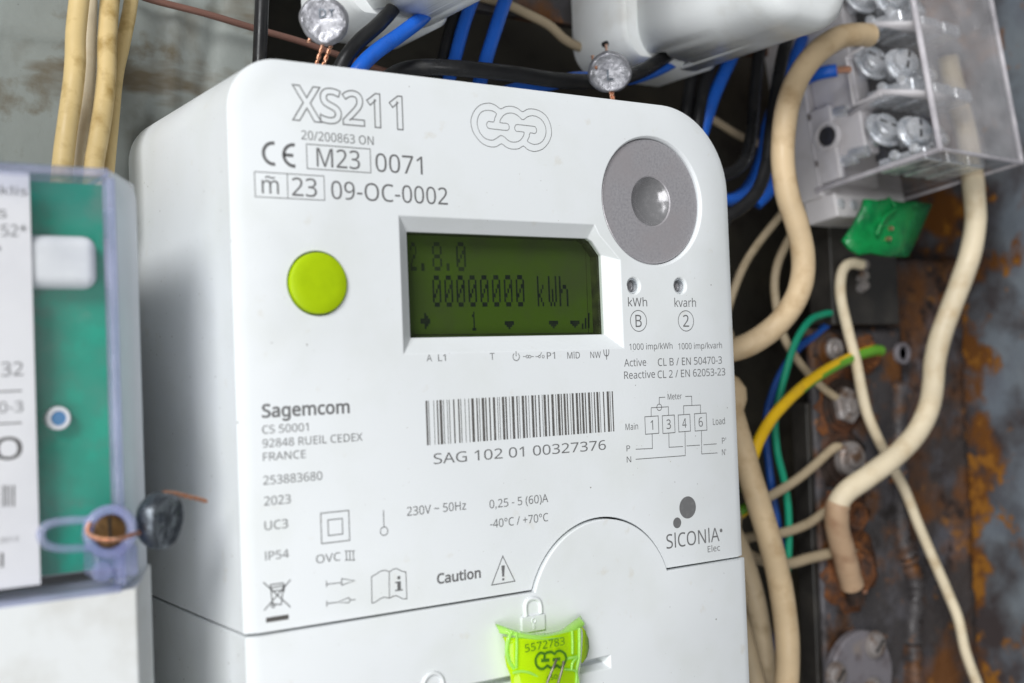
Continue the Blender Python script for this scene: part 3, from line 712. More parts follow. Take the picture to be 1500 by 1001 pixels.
# left column
text('Sagemcom', (383.7, 610.5), (512.3, 606), 18.4, meter, bold=0.022, name='maker_lettering')
for s, l, r, h in (('CS 50001', (384.1, 635.3), (451.9, 631.7), 11.7), ('92848 RUEIL CEDEX', (384.6, 654.9), (531, 646.8), 11.7), ('FRANCE', (385.3, 674.9), (448, 671.5), 11.7), ('253883680', (385.7, 709.8), (472, 703.6), 12.5),
                   ('2023', (387, 740.3), (426, 737.8), 12.8), ('UC3', (387.6, 776.4), (422, 773.8), 13), ('IP54', (388.7, 820.6), (423.3, 817.4), 12.3), ('OVC', (463.1, 825.1), (498.9, 821.4), 12),
                   ('230V ~ 50Hz', (596.2, 755.3), (682.8, 747.2), 12.7), ('0,25 - 5 (60)A', (717, 743.5), (803, 737), 12), ('-40°C / +70°C', (717.9, 772), (803, 765.2), 12)):
    text(s, l, r, h, meter)
i3 = [xz((x, 821)) for x in (507.5, 512.6, 517.8)]; hh = 2.05
strokes('lettering', [q for x, z in i3 for q in ([(x, z), (x, z+hh)], [(x-.38, z+.06), (x+.38, z+.06)], [(x-.38, z+hh), (x+.38, z+hh)])], 0.2, meter, raw=True)
text('Caution', (640.1, 854.6), (704.4, 846.8), 14, meter, bold=0.025)
sq = lambda pts: zz(pts, 340, 720, 4.1667)
strokes('insulation_symbol', [rect_px([(469.8, 751.9), (511, 748), (511.8, 792), (470.8, 796.3)]), rect_px([(480.2, 762), (501.3, 759.6), (501.8, 782.4), (480.9, 784.8)])], 0.22, meter, closed=True, raw=True)
c = xz((562.5, 778.3)); strokes('probe_symbol', [('c', circ(c[0], c[1], 0.95, 24)), [(c[0], c[1]+0.95), (c[0], c[1]+4.7)]], 0.2, meter, raw=True)
strokes('flow_symbol', [sq(l) for l in ([(575, 545), (576, 585)], [(576, 567), (668, 557)], [(577, 668), (578, 705)], [(577, 685), (640, 677)], [(718, 664), (752, 660)])]+[('c', sq([(668, 533), (748, 544), (668, 573)])), ('c', sq([(640, 677), (712, 648), (720, 664), (712, 680)]))], 0.2, meter)
strokes('manual_symbol', [('c', smooth_px(sq([(850, 522), (866, 512), (882, 503), (905, 488), (935, 482), (958, 492)]), 3, False)+smooth_px(sq([(958, 492), (985, 475), (1005, 472), (1035, 487), (1060, 492)]), 3, False)[1:]+sq([(1066, 655)])+smooth_px(sq([(1066, 655), (1040, 655), (1010, 640), (990, 638), (960, 652)]), 3, False)[1:]+smooth_px(sq([(960, 652), (925, 647), (900, 658), (875, 675), (853, 682)]), 3, False)[1:]), sq([(958, 492), (960, 652)])], 0.2, meter)
ic = xz(sq([(1017, 527)])[0])
polyfill('manual_symbol', [circ(ic[0], ic[1], 0.42, 16)], meter, raw=True)
polyfill('manual_symbol', [sq([(994, 553), (1029, 548), (1030, 598), (1042, 597), (1042, 604), (994, 610), (994, 602), (1008, 600), (1007, 560), (994, 561)])], meter)
bn = lambda l: sq(l)
strokes('waste_bin_symbol', [bn([(190, 555), (357, 707)]), bn([(357, 538), (195, 727)]), ('c', bn([(233, 570), (310, 560), (322, 575), (232, 590)])), bn([(236, 590), (246, 690), (300, 690), (312, 580)]), bn([(245, 610), (305, 602)]), bn([(320, 575), (315, 610), (305, 612)])], 0.26, meter)
cw = xz(sq([(250, 697)])[0]); strokes('waste_bin_symbol', [circ(cw[0], cw[1], 0.4, 12)], 0.25, meter, closed=True, raw=True)
polyfill('waste_bin_bar', [rect_px(sq([(206, 770), (345, 752), (345, 782), (207, 800)]))], meter, PRINT_DARK, raw=True)
strokes('warning_symbol', [[(736.3, 814.8), (754, 851.5), (720.2, 857.3)]], 0.24, meter, closed=True)
wz = lambda l: zz(l, 580, 740, 3.409)
polyfill('warning_symbol', [wz([(526, 303), (543, 301), (540, 357), (530, 358)]), wz([(530, 366), (541, 365), (541, 376), (530, 377)])], meter)

# padlock relief on the terminal cover
lk = lambda pts: [xz(p, YF2) for p in zz(pts, 700, 870, 6.818)]
def relief(name, loops, h, mat, parent, Y):
    gs = []
    for pts in loops:
        n = len(pts)
        cxm = sum(p[0] for p in pts)/n; czm = sum(p[1] for p in pts)/n
        b = [(x, Y+0.1, z) for x, z in pts]; t = [(x+(cxm-x)*0.03, Y-h, z+(czm-z)*0.03) for x, z in pts]
        gs.append((b+t, [tuple(range(n, 2*n))]+[(i, (i+1) % n, n+(i+1) % n, n+i) for i in range(n)]))
    V, F = join(*gs); return obj(name, V, F, mat, parent, bevel=0.12)
relief('padlock_relief', [lk([(425, 235), (660, 195), (665, 355), (430, 395)])], 0.55, WHITE, tcover, YF2)
sh = lk([(478, 225), (470, 130), (490, 70), (545, 45), (600, 62), (622, 115), (625, 195)])
V, F = tube_geo(catmull([Vector((x, YF2-0.1, z)) for x, z in sh], 5), 0.52, 10); obj('padlock_shackle', V, F, WHITE, tcover, angle=60)
kh = lk([(545, 265)])[0]; lathe('keyhole_relief', [(0.75, 0.2), (0.62, -0.75), (0.45, -0.72), (0.4, -0.5), (0, -0.5)], (kh[0], YF2, kh[1]), (0, 1, 0), WHITE, tcover, 20)
box('keyhole_relief', kh[0]-0.22, kh[0]+0.22, YF2-0.72, YF2, kh[1]-2.1, kh[1]-0.5, WHITE, tcover)
rr = xz((634, 1003), YF2); V, F = tube_geo([Vector((x, YF2-0.1, z)) for x, z in circ(rr[0], rr[1], 2.6, 28)], 0.5, 10, True); obj('ring_relief', V, F, WHITE, tcover, angle=60)

# ================================================================== neon seal on the terminal cover
YN = -5.0
seal = thing('meter_seal', 'translucent neon yellow green meter seal with dark wires on white terminal cover', 'seal', tuple(P(800, 1030, -3)))
def sl(x, y, Y=YN): return P(700+x/6.818, 870+y/6.818, Y)
# curved plate: rows of (left, right) outline, bowed in depth
rows = [(250, 1020, 420, 330), (270, 1030, 470, 400), (275, 1025, 560, 500), (270, 1020, 640, 590), (285, 1010, 720, 690), (320, 995, 800, 790), (330, 1005, 893, 893), (330, 1010, 980, 980), (330, 1010, 1080, 1080)]
V = []; F = []; nc = 14
for (xl, xr, yl, yr) in rows:
    for k in range(nc+1):
        t = k/nc; x = xl+(xr-xl)*t; y = yl+(yr-yl)*t
        sag = 60*(1-(2*t-1)**2) if yl == 420 else (18*(1-(2*t-1)**2) if yl == 470 else 0)
        yy = y+sag*0.75+(12 if yl == 420 else 0)
        q = sl(x, yy, YN-2.2*(1-(2*t-1)**2)); V.append(tuple(q))
for i in range(len(rows)-1):
    for k in range(nc):
        a = i*(nc+1)+k; F.append((a, a+1, a+nc+2, a+nc+1))
o = obj('body', V, F, NEON, seal, angle=60, solid=1.2); 
# flared rim along the top
rim = [sl(x, y+34, Y) for x, y, Y in ((212, 335, -3.2), (300, 350, -5.0), (400, 375, -6.6), (520, 395, -7.2), (640, 402, -7.4), (760, 395, -7.2), (880, 365, -6.4), (970, 310, -5.2), (1060, 255, -3.6))]
rp = catmull(rim, 4); V = []; F = []
for i, q in enumerate(rp):
    t = i/(len(rp)-1); wv = 0.35+0.9*abs(2*t-1)**1.6
    V += [tuple(q), tuple(q+Vector((0, -0.2, -0.55))), tuple(q+Vector((0, 1.6, wv))), ]
for i in range(len(rp)-1):
    F += [(3*i, 3*i+3, 3*i+4, 3*i+1), (3*i, 3*i+2, 3*i+5, 3*i+3)]
obj('rim', V, F, NEON_EDGE, seal, angle=60, solid=0.7)
def rodp(name, pts, r, mat): 
    V, F = tube_geo(catmull([sl(*q) for q in pts], 5), r, 10); return obj(name, V, F, mat, seal, angle=60)
rodp('side_rib', [(335, 375, -6.4), (300, 470, -6.6), (288, 560, -6.4), (310, 670, -6.2), (360, 745, -6.0)], 0.45, NEON_EDGE)
rodp('side_rib', [(385, 390, -7.0), (388, 500, -7.4), (385, 640, -7.4), (385, 740, -7.0)], 0.32, NEON_EDGE)
rodp('side_rib', [(1012, 340, -6.3), (1014, 480, -6.6), (1010, 640, -6.4), (985, 760, -6.0), (1000, 893, -6.0), (1000, 1040, -6)], 0.4, NEON_EDGE)
rodp('side_rib', [(940, 370, -7.0), (945, 480, -7.4), (945, 600, -7.2)], 0.3, NEON_EDGE)
# round ear on the right
ear = [sl(x, y, -4.2) for x, y in ((1020, 320), (1062, 370), (1092, 450), (1098, 540), (1075, 630), (1030, 690), (1000, 640), (1005, 480))]
n = len(ear); V = [tuple(q) for q in ear]; F = [tuple(range(n))]
obj('ear', V, F, NEON, seal, solid=1.2)
rodp('clip', [(350, 790, -6.6), (430, 775, -7), (520, 790, -7.4), (600, 830, -7.4)], 0.3, NEON_EDGE)
rodp('clip', [(885, 650, -7.2), (930, 640, -7.2), (985, 630, -6.8)], 0.35, NEON_EDGE)
rodp('clip', [(935, 760, -7.2), (945, 690, -7.2), (985, 640, -6.8)], 0.3, NEON_EDGE)
rodp('clip', [(870, 755, -7.4), (960, 765, -7.0), (985, 800, -6.6), (980, 900, -6.4)], 0.28, NEON_EDGE)
YT = YN-3.2
def seal_text(body, x0, y0, x1, y1, h, mat):
    a = sl(x0, y0, YT); b = sl(x1, y1, YT); hz = h/6.818*mm_per_px(800, 950, YT)
    return text_on('lettering', body, a.x, b.x, (a.z+b.z)/2, hz, YT, seal, mat)
seal_text('5572783', 470, 565, 868, 530, 78, SEAL_INK); seal_text('eso', 690, 865, 795, 850, 60, SEAL_INK)
def sp(pts): return [(sl(x, y, YT).x, sl(x, y, YT).z) for x, y in pts]
outer_s = sp([(665, 600), (625, 590), (590, 620), (575, 670), (590, 725), (635, 752), (675, 735), (690, 718), (725, 738), (765, 735), (790, 715), (820, 735), (860, 705), (880, 650), (868, 600), (825, 570), (785, 578), (765, 600), (735, 582), (700, 585)])
strokes('emblem', [('c', [(q.x, q.y) for q in catmull([Vector((x, z, 0)) for x, z in outer_s+[outer_s[0]]], 3)[:-1]]), sp([(668, 610), (662, 650)])], 0.62, seal, SEAL_INK, YT, raw=True)
strokes('emblem', [sp([(630, 668), (712, 662)]), sp([(745, 660), (822, 650)])], 0.75, seal, SEAL_INK, YT, raw=True)
rodp('wire', [(785, 655, -9.0), (745, 755, -9.6), (690, 893, -9.4), (650, 1000, -8.5)], 0.3, WIRE_GREY)
rodp('wire', [(858, 675, -9.0), (840, 765, -9.6), (800, 893, -9.4), (770, 1000, -8.5)], 0.3, WIRE_GREY)

# ================================================================== neighbouring meter on the left
YLF = -4.0
lm = thing('electricity_meter', 'electricity meter with clear violet cover over green circuit board and white label', 'meter', (-120, 75, -125))
xa = -175.0; xe = P(165, 500, YLF).x; zt_ = P(100, 245, YLF).z; zb_ = P(60, 871, YLF).z
xs_ = P(206, 500, 9).x
# body behind
box('housing', xa, xs_-1.0, 12, 75, zb_+0.5, zt_-5.5, OLDWHITE, lm, bevel=1)
box('circuit_board', xa, xe+1.5, 6.0, 7.6, zb_+2, zt_-1.5, PCB, lm)
b1 = P(52, 345, 4); b2 = P(140, 425, 4)
wb = box('white_reflection', b1.x-4, b2.x, 0.8, 6.2, b2.z, b1.z, REFLECTION_WHITE, lm, bevel=2.6, seg=5)  # raised white block standing in for a soft reflection on the clear cover
q = P(86, 613, 3.5); lathe('indicator_light', [(2.35, 2.5), (2.35, 0), (2.1, -0.3), (1.55, -0.3), (1.5, 0.1)], tuple(q), (0, 1, 0), PAPER, lm, 32)
lathe('indicator_lens', [(1.52, 0.5), (1.4, -0.05), (0, -0.2)], tuple(q), (0, 1, 0), LEDBLUE, lm, 24)
# label card
xlab = P(51, 550, 0).x
lab = box('label_plate', xa, xlab, 0.0, 0.6, P(30, 860, 0).z, P(30, 252, 0).z, PAPER, lm)
def ltext(body, x0, y0, x1, y1, h, mat=PRINT, bold=0.0):
    a = P(x0, y0, 0); b = P(x1, y1, 0); hz = h*mm_per_px(x0, y0, 0)
    text_on('lettering', body, a.x, b.x, (a.z+b.z)/2, hz, 0, lab, mat, bold)
ltext('iklis', -6, 285, 40, 287, 13); ltext('s', -2, 319, 10, 319.5, 16); ltext('52*', 2, 346, 40, 347, 17); ltext("'", -4, 376, 2, 376, 14)
ltext('32', 2, 551, 34, 550.5, 20); ltext('0-3', -2, 605, 34, 603.5, 16); ltext('O', -8, 674, 33, 672, 32, PRINT_DARK, 0.01); ltext('2013', 0, 795, 27, 793, 7)
for y in (572.5, 619.5): strokes('rule', [[(-30, y+3), (32, y)]], 0.28, lab, PRINT_DARK, 0)
polyfill('barcode', [[(x, 711), (x+w, 711), (x+w, 742), (x, 742.5)] for x, w in ((-20, 4), (-12, 3), (-6, 3), (4, 3), (9.5, 1.5), (13, 2), (18.5, 3))], lab, PRINT_DARK, 0)
polyfill('barcode', [[(-12, 812), (-8, 812), (-8, 832), (-12, 832.5)], [(1, 810), (5, 810), (5, 831), (1, 831.5)]], lab, PRINT_DARK, 0)
# clear front sheet
V, F = box_geo(xa, xe, YLF, YLF+1.2, zb_, zt_-1.6)
obj('clear_front', V, F, SHEET, lm, smooth=False)
# violet rims: top, right edge, bottom
box('cover_rim', xa, xe+0.3, YLF-0.5, YLF+14, zt_-1.6, zt_+0.2, VIOLET, lm, bevel=0.5)
box('cover_rim', xe-0.4, xe+1.3, YLF-0.6, YLF+3.5, zb_-0.2, zt_-1.6, VIOLET, lm, bevel=0.5)
box('cover_rim', xa, xe+0.3, YLF-0.5, YLF+12, zb_-1.6, zb_-0.2, VIOLET, lm, bevel=0.5)
# chamfered frosted side wall with sloping top
zc = P(205, 286, 9).z; zcb = P(207, 829, 9).z
y0_, y1_ = YLF+1.0, 9.0
V = [(xe+1.0, y0_, zb_-1.2), (xe+1.0, y0_, zt_), (xs_-1.4, y1_-2.5, zc+1.2), (xs_, y1_, zc-0.6), (xs_, y1_, zcb), (xs_-1.4, y1_-2.5, zcb-1.0), (xs_, 74, zcb), (xs_, 74, zc-0.6),
     (xe+1.0, 74, zt_), (xe+1.0, 74, zb_-1.2)]
F = [(0, 1, 2, 5), (5, 2, 3, 4), (4, 3, 7, 6), (1, 8, 7, 3, 2), (0, 5, 4, 6, 9)]
obj('side_wall', V, F, FROST, lm, bevel=0.5, seg=3)
# sealing lug
lc = P(162, 779, -6.0)
V, F = tube_geo([Vector((x, -6.0, z)) for x, z in circ(lc.x, lc.z, 4.3, 40)], 1.0, 12, True); obj('seal_lug', V, F, VIOLET, lm, angle=60)
lathe('seal_lug', [(5.0, 1.6), (4.6, 0.6), (3.3, 0.6), (3.3, 3)], tuple(lc), (0, 1, 0), VIOLET, lm, 40)
lathe('seal_screw', [(3.3, 3.5), (3.25, 0.5), (2.6, 0.15), (0, 0.1)], tuple(lc+Vector((0, 0.4, 0))), (0, 1, 0), BRASS, lm, 36)
box('screw_slot', lc.x-0.25, lc.x+0.25, -5.6, -5.2, lc.z-2.4, lc.z+2.8, DARK_GAP, lm)
sp_ = [P(x, y, -5.2) for x, y in ((132, 762), (100, 763), (72, 768), (60, 780), (66, 797), (90, 804), (130, 803))]
V, F = tube_geo(catmull(sp_, 5), 0.85, 10); obj('lug_strap', V, F, VIOLET, lm, angle=60)
q = P(151, 838, -5.6); lathe('cover_stud', [(2.0, 2), (2.0, 0.2), (1.6, -0.3), (1.0, -0.25), (0, -0.1)], tuple(q), (0, 1, 0), VIOLET, lm, 32)
V, F = box_geo(P(138, 800, -5).x, P(203, 800, -5).x, -5.0, 4, P(170, 848, -5).z, P(170, 800, -5).z)
obj('lug_base', V, F, VIOLET, lm, bevel=0.8)
# white terminal cover below
zl = zb_-1.7
V = [(xa, YLF-0.2, zl), (xe+3.2, YLF-0.2, zl+0.4), (xs_+0.6, 8.5, zcb+0.3), (xs_+0.6, 74, zcb+0.3), (xa, 74, zl)]
V += [(x, y, -125) for x, y, z in V]
F = [(0, 1, 2, 3, 4), (9, 8, 7, 6, 5)]+[(i, (i+1) % 5, 5+(i+1) % 5, 5+i) for i in range(5)]
obj('terminal_cover', V, F, OLDWHITE, lm, bevel=0.5, seg=3)

# ================================================================== devices above
def device(name, label, xbl, xcl, xr, zb, torn, group):
    dv_ = thing(name, label, 'meter', ((xbl+xr)/2, 80, zb), group)
    ybase, yfront, H = 60.0, -4.0, 120.0
    rb = 10.0
    # base block
    p = arc2(xbl+rb, zb+rb, rb, 180, 270, 10)+arc2(xr-rb*0.5, zb+rb*0.5, rb*0.5, 270, 360, 6)+[(xr, zb+H), (xbl, zb+H)]
    V = []; F = []
    n = len(p)
    for y, ins in ((ybase-8, 1.2), (ybase-6.5, 0.0), (79.0, 0.0)):
        cx = (xbl+xr)/2
        V += [(x+(ins if x < cx else -ins), y, max(z, zb+ins)) for x, z in p]
    for i in range(2):
        for k in range(n): F.append((i*n+k, i*n+(k+1) % n, (i+1)*n+(k+1) % n, (i+1)*n+k))
    F += [tuple(range(n)), tuple(range(2*n, 3*n))]
    obj('base', V, F, OLDWHITE, dv_, angle=40)
    # hollow cover, its rear lower lip broken away where the wires leave
    rc = 11.0; nb = 26
    prof = [(xcl, zb+H), (xcl, zb+60), (xcl, zb+30)]+arc2(xcl+rc, zb+rc, rc, 180, 270, 8)
    prof += [(xcl+rc+(xr-xcl-2*rc)*k/nb, zb) for k in range(1, nb)]+arc2(xr-rc, zb+rc, rc, 270, 360, 8)+[(xr, zb+30), (xr, zb+60), (xr, zb+H)]
    n = len(prof); V = []; F = []
    rnd = random.Random(3)
    def yrear(x, z):
        if z > zb+3.0: return ybase-5.5
        if torn[0] <= x <= torn[1]:
            e = min(x-torn[0], torn[1]-x)/2.0
            return ybase-5.5-min(1, e)*torn[2]+rnd.uniform(-1.0, 1.0)
        return ybase-5.5
    cx = (xcl+xr)/2
    ys = [None, 20.0, 8.0, 1.5, -2.0, -3.6, yfront]; ins = [0, 0, 0, 0, 0.8, 2.4, 5.0]
    for y, s_ in zip(ys, ins):
        for x, z in prof:
            fx = (cx-x)/(xr-xcl)*2*s_; fz = s_ if z < zb+40 else 0
            V.append((x+fx, y if y is not None else yrear(x, z), z+fz*(1 if z < zb+8 else 0.6)))
    for i in range(len(ys)-1):
        for k in range(n-1): F.append((i*n+k, i*n+k+1, (i+1)*n+k+1, (i+1)*n+k))
    F.append(tuple((len(ys)-1)*n+k for k in range(n)))
    o = obj('cover', V, F, OLDWHITE, dv_, angle=50, solid=1.4)
    return dv_
d1 = device('electricity_meter', 'old white meter housing with black and blue wires leaving its torn bottom, above model lettering', P(441, 0, 79).x, P(441, 0, 79).x+6.0, 17.6, 92.3, (-18, 9, 9), None)
d2 = device('electricity_meter', 'old white meter housing with bright rounded front beside beige cable end', P(838, 30, 79).x, P(838, 30, 79).x+6.5, 123.6, 91.5, (84, 108, 9), None)

# ================================================================== lead seals
def lead_seal(label, centre, axis, r, th, mat, wires, letters, group=None):
    s = thing('lead_seal', label, 'seal', tuple(Vector(centre)-Vector((0, 0, r))), group)
    prof = [(0, th*0.46), (r*0.35, th*0.49), (r*0.7, th*0.5), (r*0.92, th*0.38), (r*1.0, th*0.12), (r*1.0, -th*0.15), (r*0.93, -th*0.38), (r*0.86, -th*0.42), (r*0.8, -th*0.36), (r*0.4, -th*0.37), (0, -th*0.37)]
    prof = [(max(a, 0.001), b) for a, b in prof]
    V, F = lathe_geo(prof, centre, axis, 44)
    rnd = random.Random(int(r*100)); ph = [rnd.uniform(0, 6.28) for _ in range(4)]
    V2 = []
    e1, e2, a = frame(axis)
    for v in V:
        d = v-Vector(centre); x, y = d.dot(e1), d.dot(e2); an = math.atan2(y, x)
        k = 1+0.035*math.sin(2*an+ph[0])+0.025*math.sin(3*an+ph[1])+0.012*math.sin(7*an+ph[2])
        rip = 0.09*math.sin((x*0.8+y)*3.4+ph[3]) if math.hypot(x, y) < r*0.9 else 0
        V2.append(Vector(centre)+e1*x*k+e2*y*k+a*(d.dot(a)+rip))
    obj('disc', V2, F, mat, s, angle=60)
    # pressed letters on the front
    gs = []
    for body, u0, v0, h in letters:
        tv, tf = text_geo(body, 0.02)
        gs.append(([Vector(centre)+(-e1)*(u0+x*h)+e2*(v0+y*h)-a*(th*0.37+0.12) for x, y, z in tv], tf))
    if gs:
        V, F = join(*gs); obj('pressed_mark', V, F, LEAD_DARK, s, smooth=False, solid=0.45)
    for w in wires:
        base = catmull([Vector(q) for q in w], 8)
        for ph_ in (0, math.pi):
            path = []
            for i, q in enumerate(base):
                t = (base[min(i+1, len(base)-1)]-base[max(i-1, 0)]).normalized(); f1, f2, _ = frame(t)
                an = i*0.9+ph_; path.append(q+f1*0.26*math.cos(an)+f2*0.26*math.sin(an))
            V, F = tube_geo(path, 0.27, 7); obj('copper_wire', V, F, COPPER, s, angle=60)
    return s
c1 = P(475, 31, 14); 
def to_cam(c, dx=0, dz=0): v = (Vector(c)-CAM).normalized(); return (v.x+dx, v.y, v.z+dz)
lead_seal('round shiny lead seal on twisted copper wires beside black cable', c1, to_cam(c1, 0.1, -0.1), 5.7, 4.6, LEAD,
          [[P(474, 60, 15), P(471, 72, 14.5), P(464, 93, 14), P(460, 108, 14)], [P(487, 60, 15), P(483, 72, 14.5), P(474, 95, 14), P(470, 110, 14)], [P(452, 62, 16), P(456, 52, 16), P(462, 45, 16)]],
          [('D', -1.2, 0.6, 3.4), ('T', 1.4, 0.9, 2.6)])
c2 = P(893, 106, 30)
lead_seal('dull grey lead seal with pressed L under the hole of a white housing', c2, to_cam(c2, -0.05, 0.1), 6.2, 5.0, LEAD,
          [[P(897, 128, 31), P(898, 140, 30), P(900, 152, 30), P(901, 165, 30)], [P(893, 128, 31), P(895, 140, 30.5), P(897, 152, 30), P(898, 165, 30)], [P(888, 66, 47), P(889, 76, 38), P(890, 88, 31)], [P(868, 82, 40), P(870, 92, 33), P(874, 100, 30)]],
          [('L', -1.2, -2.0, 5.0)])
c3 = P(234, 762, -2)
lead_seal('dark oval lead seal wired to the clear lug of the violet meter', c3, (-0.55, 0.8, 0.12), 5.6, 5.4, LEAD_DARK,
          [[P(240, 722, -3), P(255, 723, -2), P(272, 727, -1), P(290, 731, 0), P(302, 735, 1)], [P(128, 775, -7.4), P(132, 784, -8.2), P(148, 791, -8.8), P(170, 791, -8.8), P(190, 785, -7.5), P(205, 780, -5)], [P(128, 775, -7.4), P(133, 766, -7)]],
          [('m', -2.2, 0.4, 3.0)])
q = P(888.5, 64, 52.2); lathe('seal_hole', [(0.9, 1.5), (0.9, -0.1), (0, -0.1)], tuple(q), (0, 1, 0), DARK_GAP, d2, 16)

# ================================================================== cables
LW = 'beige wires rising behind the violet meter'
cable('supply_wire', [(118, -30, 62), (116, 0, 62), (111, 50, 60), (110, 95, 58), (106, 135, 57), (98, 190, 55), (92, 240, 54), (87, 300, 54)], 2.55, OCHRE, 'thick yellowed wire with dark smudge, outermost of the wires entering the violet meter')
cable('supply_wire', [(131, -20, 74), (130, 30, 73), (129, 90, 71), (126, 135, 68), (119, 190, 64), (113, 245, 62), (110, 300, 62)], 2.1, CREAM, 'pale wire squeezed between the two smudged wires above the violet meter')
cable('supply_wire', [(164, -30, 66), (161, 0, 65), (157, 60, 62), (156, 110, 60), (151, 160, 58), (143, 210, 56), (138, 240, 55), (133, 300, 55)], 2.45, OCHRE, 'thick yellowed wire with a second one pressed to its bend, above the violet meter')
cable('supply_wire', [(196, -30, 72), (190, 15, 71), (184, 45, 70), (177, 78, 69), (170, 112, 67), (164, 170, 64), (157, 245, 62), (152, 300, 62)], 1.9, OCHRE, 'bent yellowed wire nearest the white lime-button meter, behind a thicker one')
cable('brown_wire', [(190, -12, 76), (222, 0, 76), (300, 20, 75), (370, 41, 75), (440, 61, 75), (490, 79, 75), (560, 103, 75), (640, 122, 76), (720, 135, 77)], 0.95, BROWN, 'thin brown wire running slanted behind the black upright cable')
cable('black_cable', [(385, -30, 44), (383, 20, 44), (381, 70, 44), (379, 115, 44), (378, 150, 44)], 1.8, BLACK, 'upright black cable left of the shiny lead seal')
cable('black_wire', [(600, -10, 50), (582, 6, 47), (568, 22, 43), (548, 42, 40), (525, 62, 39), (506, 86, 39), (494, 112, 40), (488, 140, 41)], 2.05, BLACK, 'black wire leaving the torn housing, paired with blue wire')
cable('blue_wire', [(650, -2, 50), (632, 12, 47), (614, 30, 43), (585, 52, 40), (552, 75, 38.5), (528, 98, 38), (512, 122, 39), (505, 150, 40)], 2.1, BLUE, 'blue wire leaving the torn housing, paired with black wire')
cable('blue_wire', [(700, -20, 66), (688, 12, 66), (678, 42, 66), (668, 80, 66), (659, 112, 66), (650, 150, 66)], 2.0, BLUE, 'blue wire dropping next to a dull black one, behind the level black cable')
cable('blue_wire', [(752, -35, 62), (744, -12, 62), (734, 18, 62), (722, 55, 62), (712, 88, 62), (703, 121, 62), (694, 155, 62)], 2.15, BLUE, 'blue wire hanging alone between the two torn housings')
cable('black_wire', [(676, -10, 70), (666, 25, 70), (657, 55, 70), (649, 88, 70), (640, 120, 70), (630, 150, 70)], 2.0, BLACK, 'dull black wire hidden left of a hanging blue wire')
cable('black_cable', [(560, 122, 60), (572, 112, 55), (592, 103, 50), (625, 98.5, 46), (680, 101, 42), (750, 108, 40), (810, 117, 39), (860, 120, 40), (905, 116, 42), (940, 104, 46), (968, 88, 50), (985, 76, 54)], 2.3, BLACK, 'long level black cable arching over the top edge of the lime-button meter')
cable('blue_wire', [(728, 140, 56), (760, 130, 54), (800, 125, 53), (840, 115, 53), (880, 116, 53), (920, 116, 53), (950, 108, 54), (975, 97, 55), (998, 84, 56), (1012, 72, 58)], 2.0, BLUE, 'blue wire running along the level black cable into the torn housing')
cable('black_wire', [(1024, 60, 66), (1016, 100, 66), (1010, 135, 66), (1005, 170, 66), (1000, 210, 66), (996, 250, 67)], 2.3, BLACK, 'black wire going straight down behind the round port corner')
cable('black_wire', [(1046, 50, 62), (1038, 95, 62), (1030, 135, 62), (1024, 170, 62), (1018, 215, 62), (1014, 250, 63)], 2.3, BLACK, 'thick black wire beside the blue one behind the round port corner')
cable('blue_wire', [(1078, 72, 60), (1068, 92, 60), (1056, 118, 60), (1046, 142, 60), (1036, 172, 61), (1026, 205, 62), (1018, 240, 63)], 2.3, BLUE, 'blue wire slanting down behind the round port corner')
cable('black_wire', [(1122, 45, 60), (1112, 78, 60), (1106, 130, 59), (1101, 190, 58), (1094, 228, 57), (1080, 248, 56), (1060, 256, 56), (1035, 255, 57), (1010, 250, 58)], 2.2, BLACK, 'black wire bent into a short hook beside the steel port', tail=((88, 84, 70), (66, 98, 71), (35, 108, 72)))
cable('black_wire', [(1158, 40, 50), (1148, 75, 50), (1138, 130, 49), (1130, 185, 48), (1124, 235, 47), (1112, 275, 46), (1092, 300, 46), (1064, 318, 47), (1035, 328, 50)], 2.3, BLACK, 'black wire with purple sheen curving low beside the thick beige cable', tail=((88, 84, 62), (66, 98, 63), (35, 108, 64)))
cable('blue_wire', [(1176, 55, 66), (1160, 95, 66), (1143, 135, 66), (1126, 180, 65), (1116, 230, 64), (1100, 270, 63), (1078, 290, 62), (1050, 294, 62), (1020, 292, 63)], 2.3, BLUE, 'blue wire curving behind the two black hooks', tail=((88, 84, 66), (66, 98, 67), (35, 108, 68)))
cable('blue_wire', [(1185, 90, 58), (1165, 130, 60), (1150, 190, 62), (1140, 240, 63), (1128, 278, 64), (1108, 300, 66)], 2.2, BLUE, 'blue wire mostly hidden behind the thick beige loop')
w = cable('blue_wire', [(1160, 128, 62), (1180, 116, 56), (1200, 108, 49), (1226, 103, 44)], 2.3, BLUE, 'short blue wire with bared copper end at the terminal block')
cable('copper_core', [(1224, 103.5, 44.4), (1233, 102.5, 43.5), (1244, 102, 43)], 1.25, COPPER, '', parent=w)
cable('thick_cable', [(1274, 52, 26), (1255, 51, 26), (1228, 56, 27), (1196, 78, 28), (1171, 111, 30), (1155, 150, 31), (1148, 195, 32), (1147, 240, 32), (1154, 288, 31), (1167, 328, 30), (1176, 370, 30), (1175, 409, 31), (1163, 443, 33), (1138, 476, 37), (1104, 501, 42), (1070, 514, 48), (1030, 522, 56), (990, 528, 62)], 3.95, BEIGE, 'thick beige cable looping from terminal block to behind the lime-button meter', n=7, seg=20, tail=((88, 84, -8), (66, 98, -7), (35, 108, -6)))
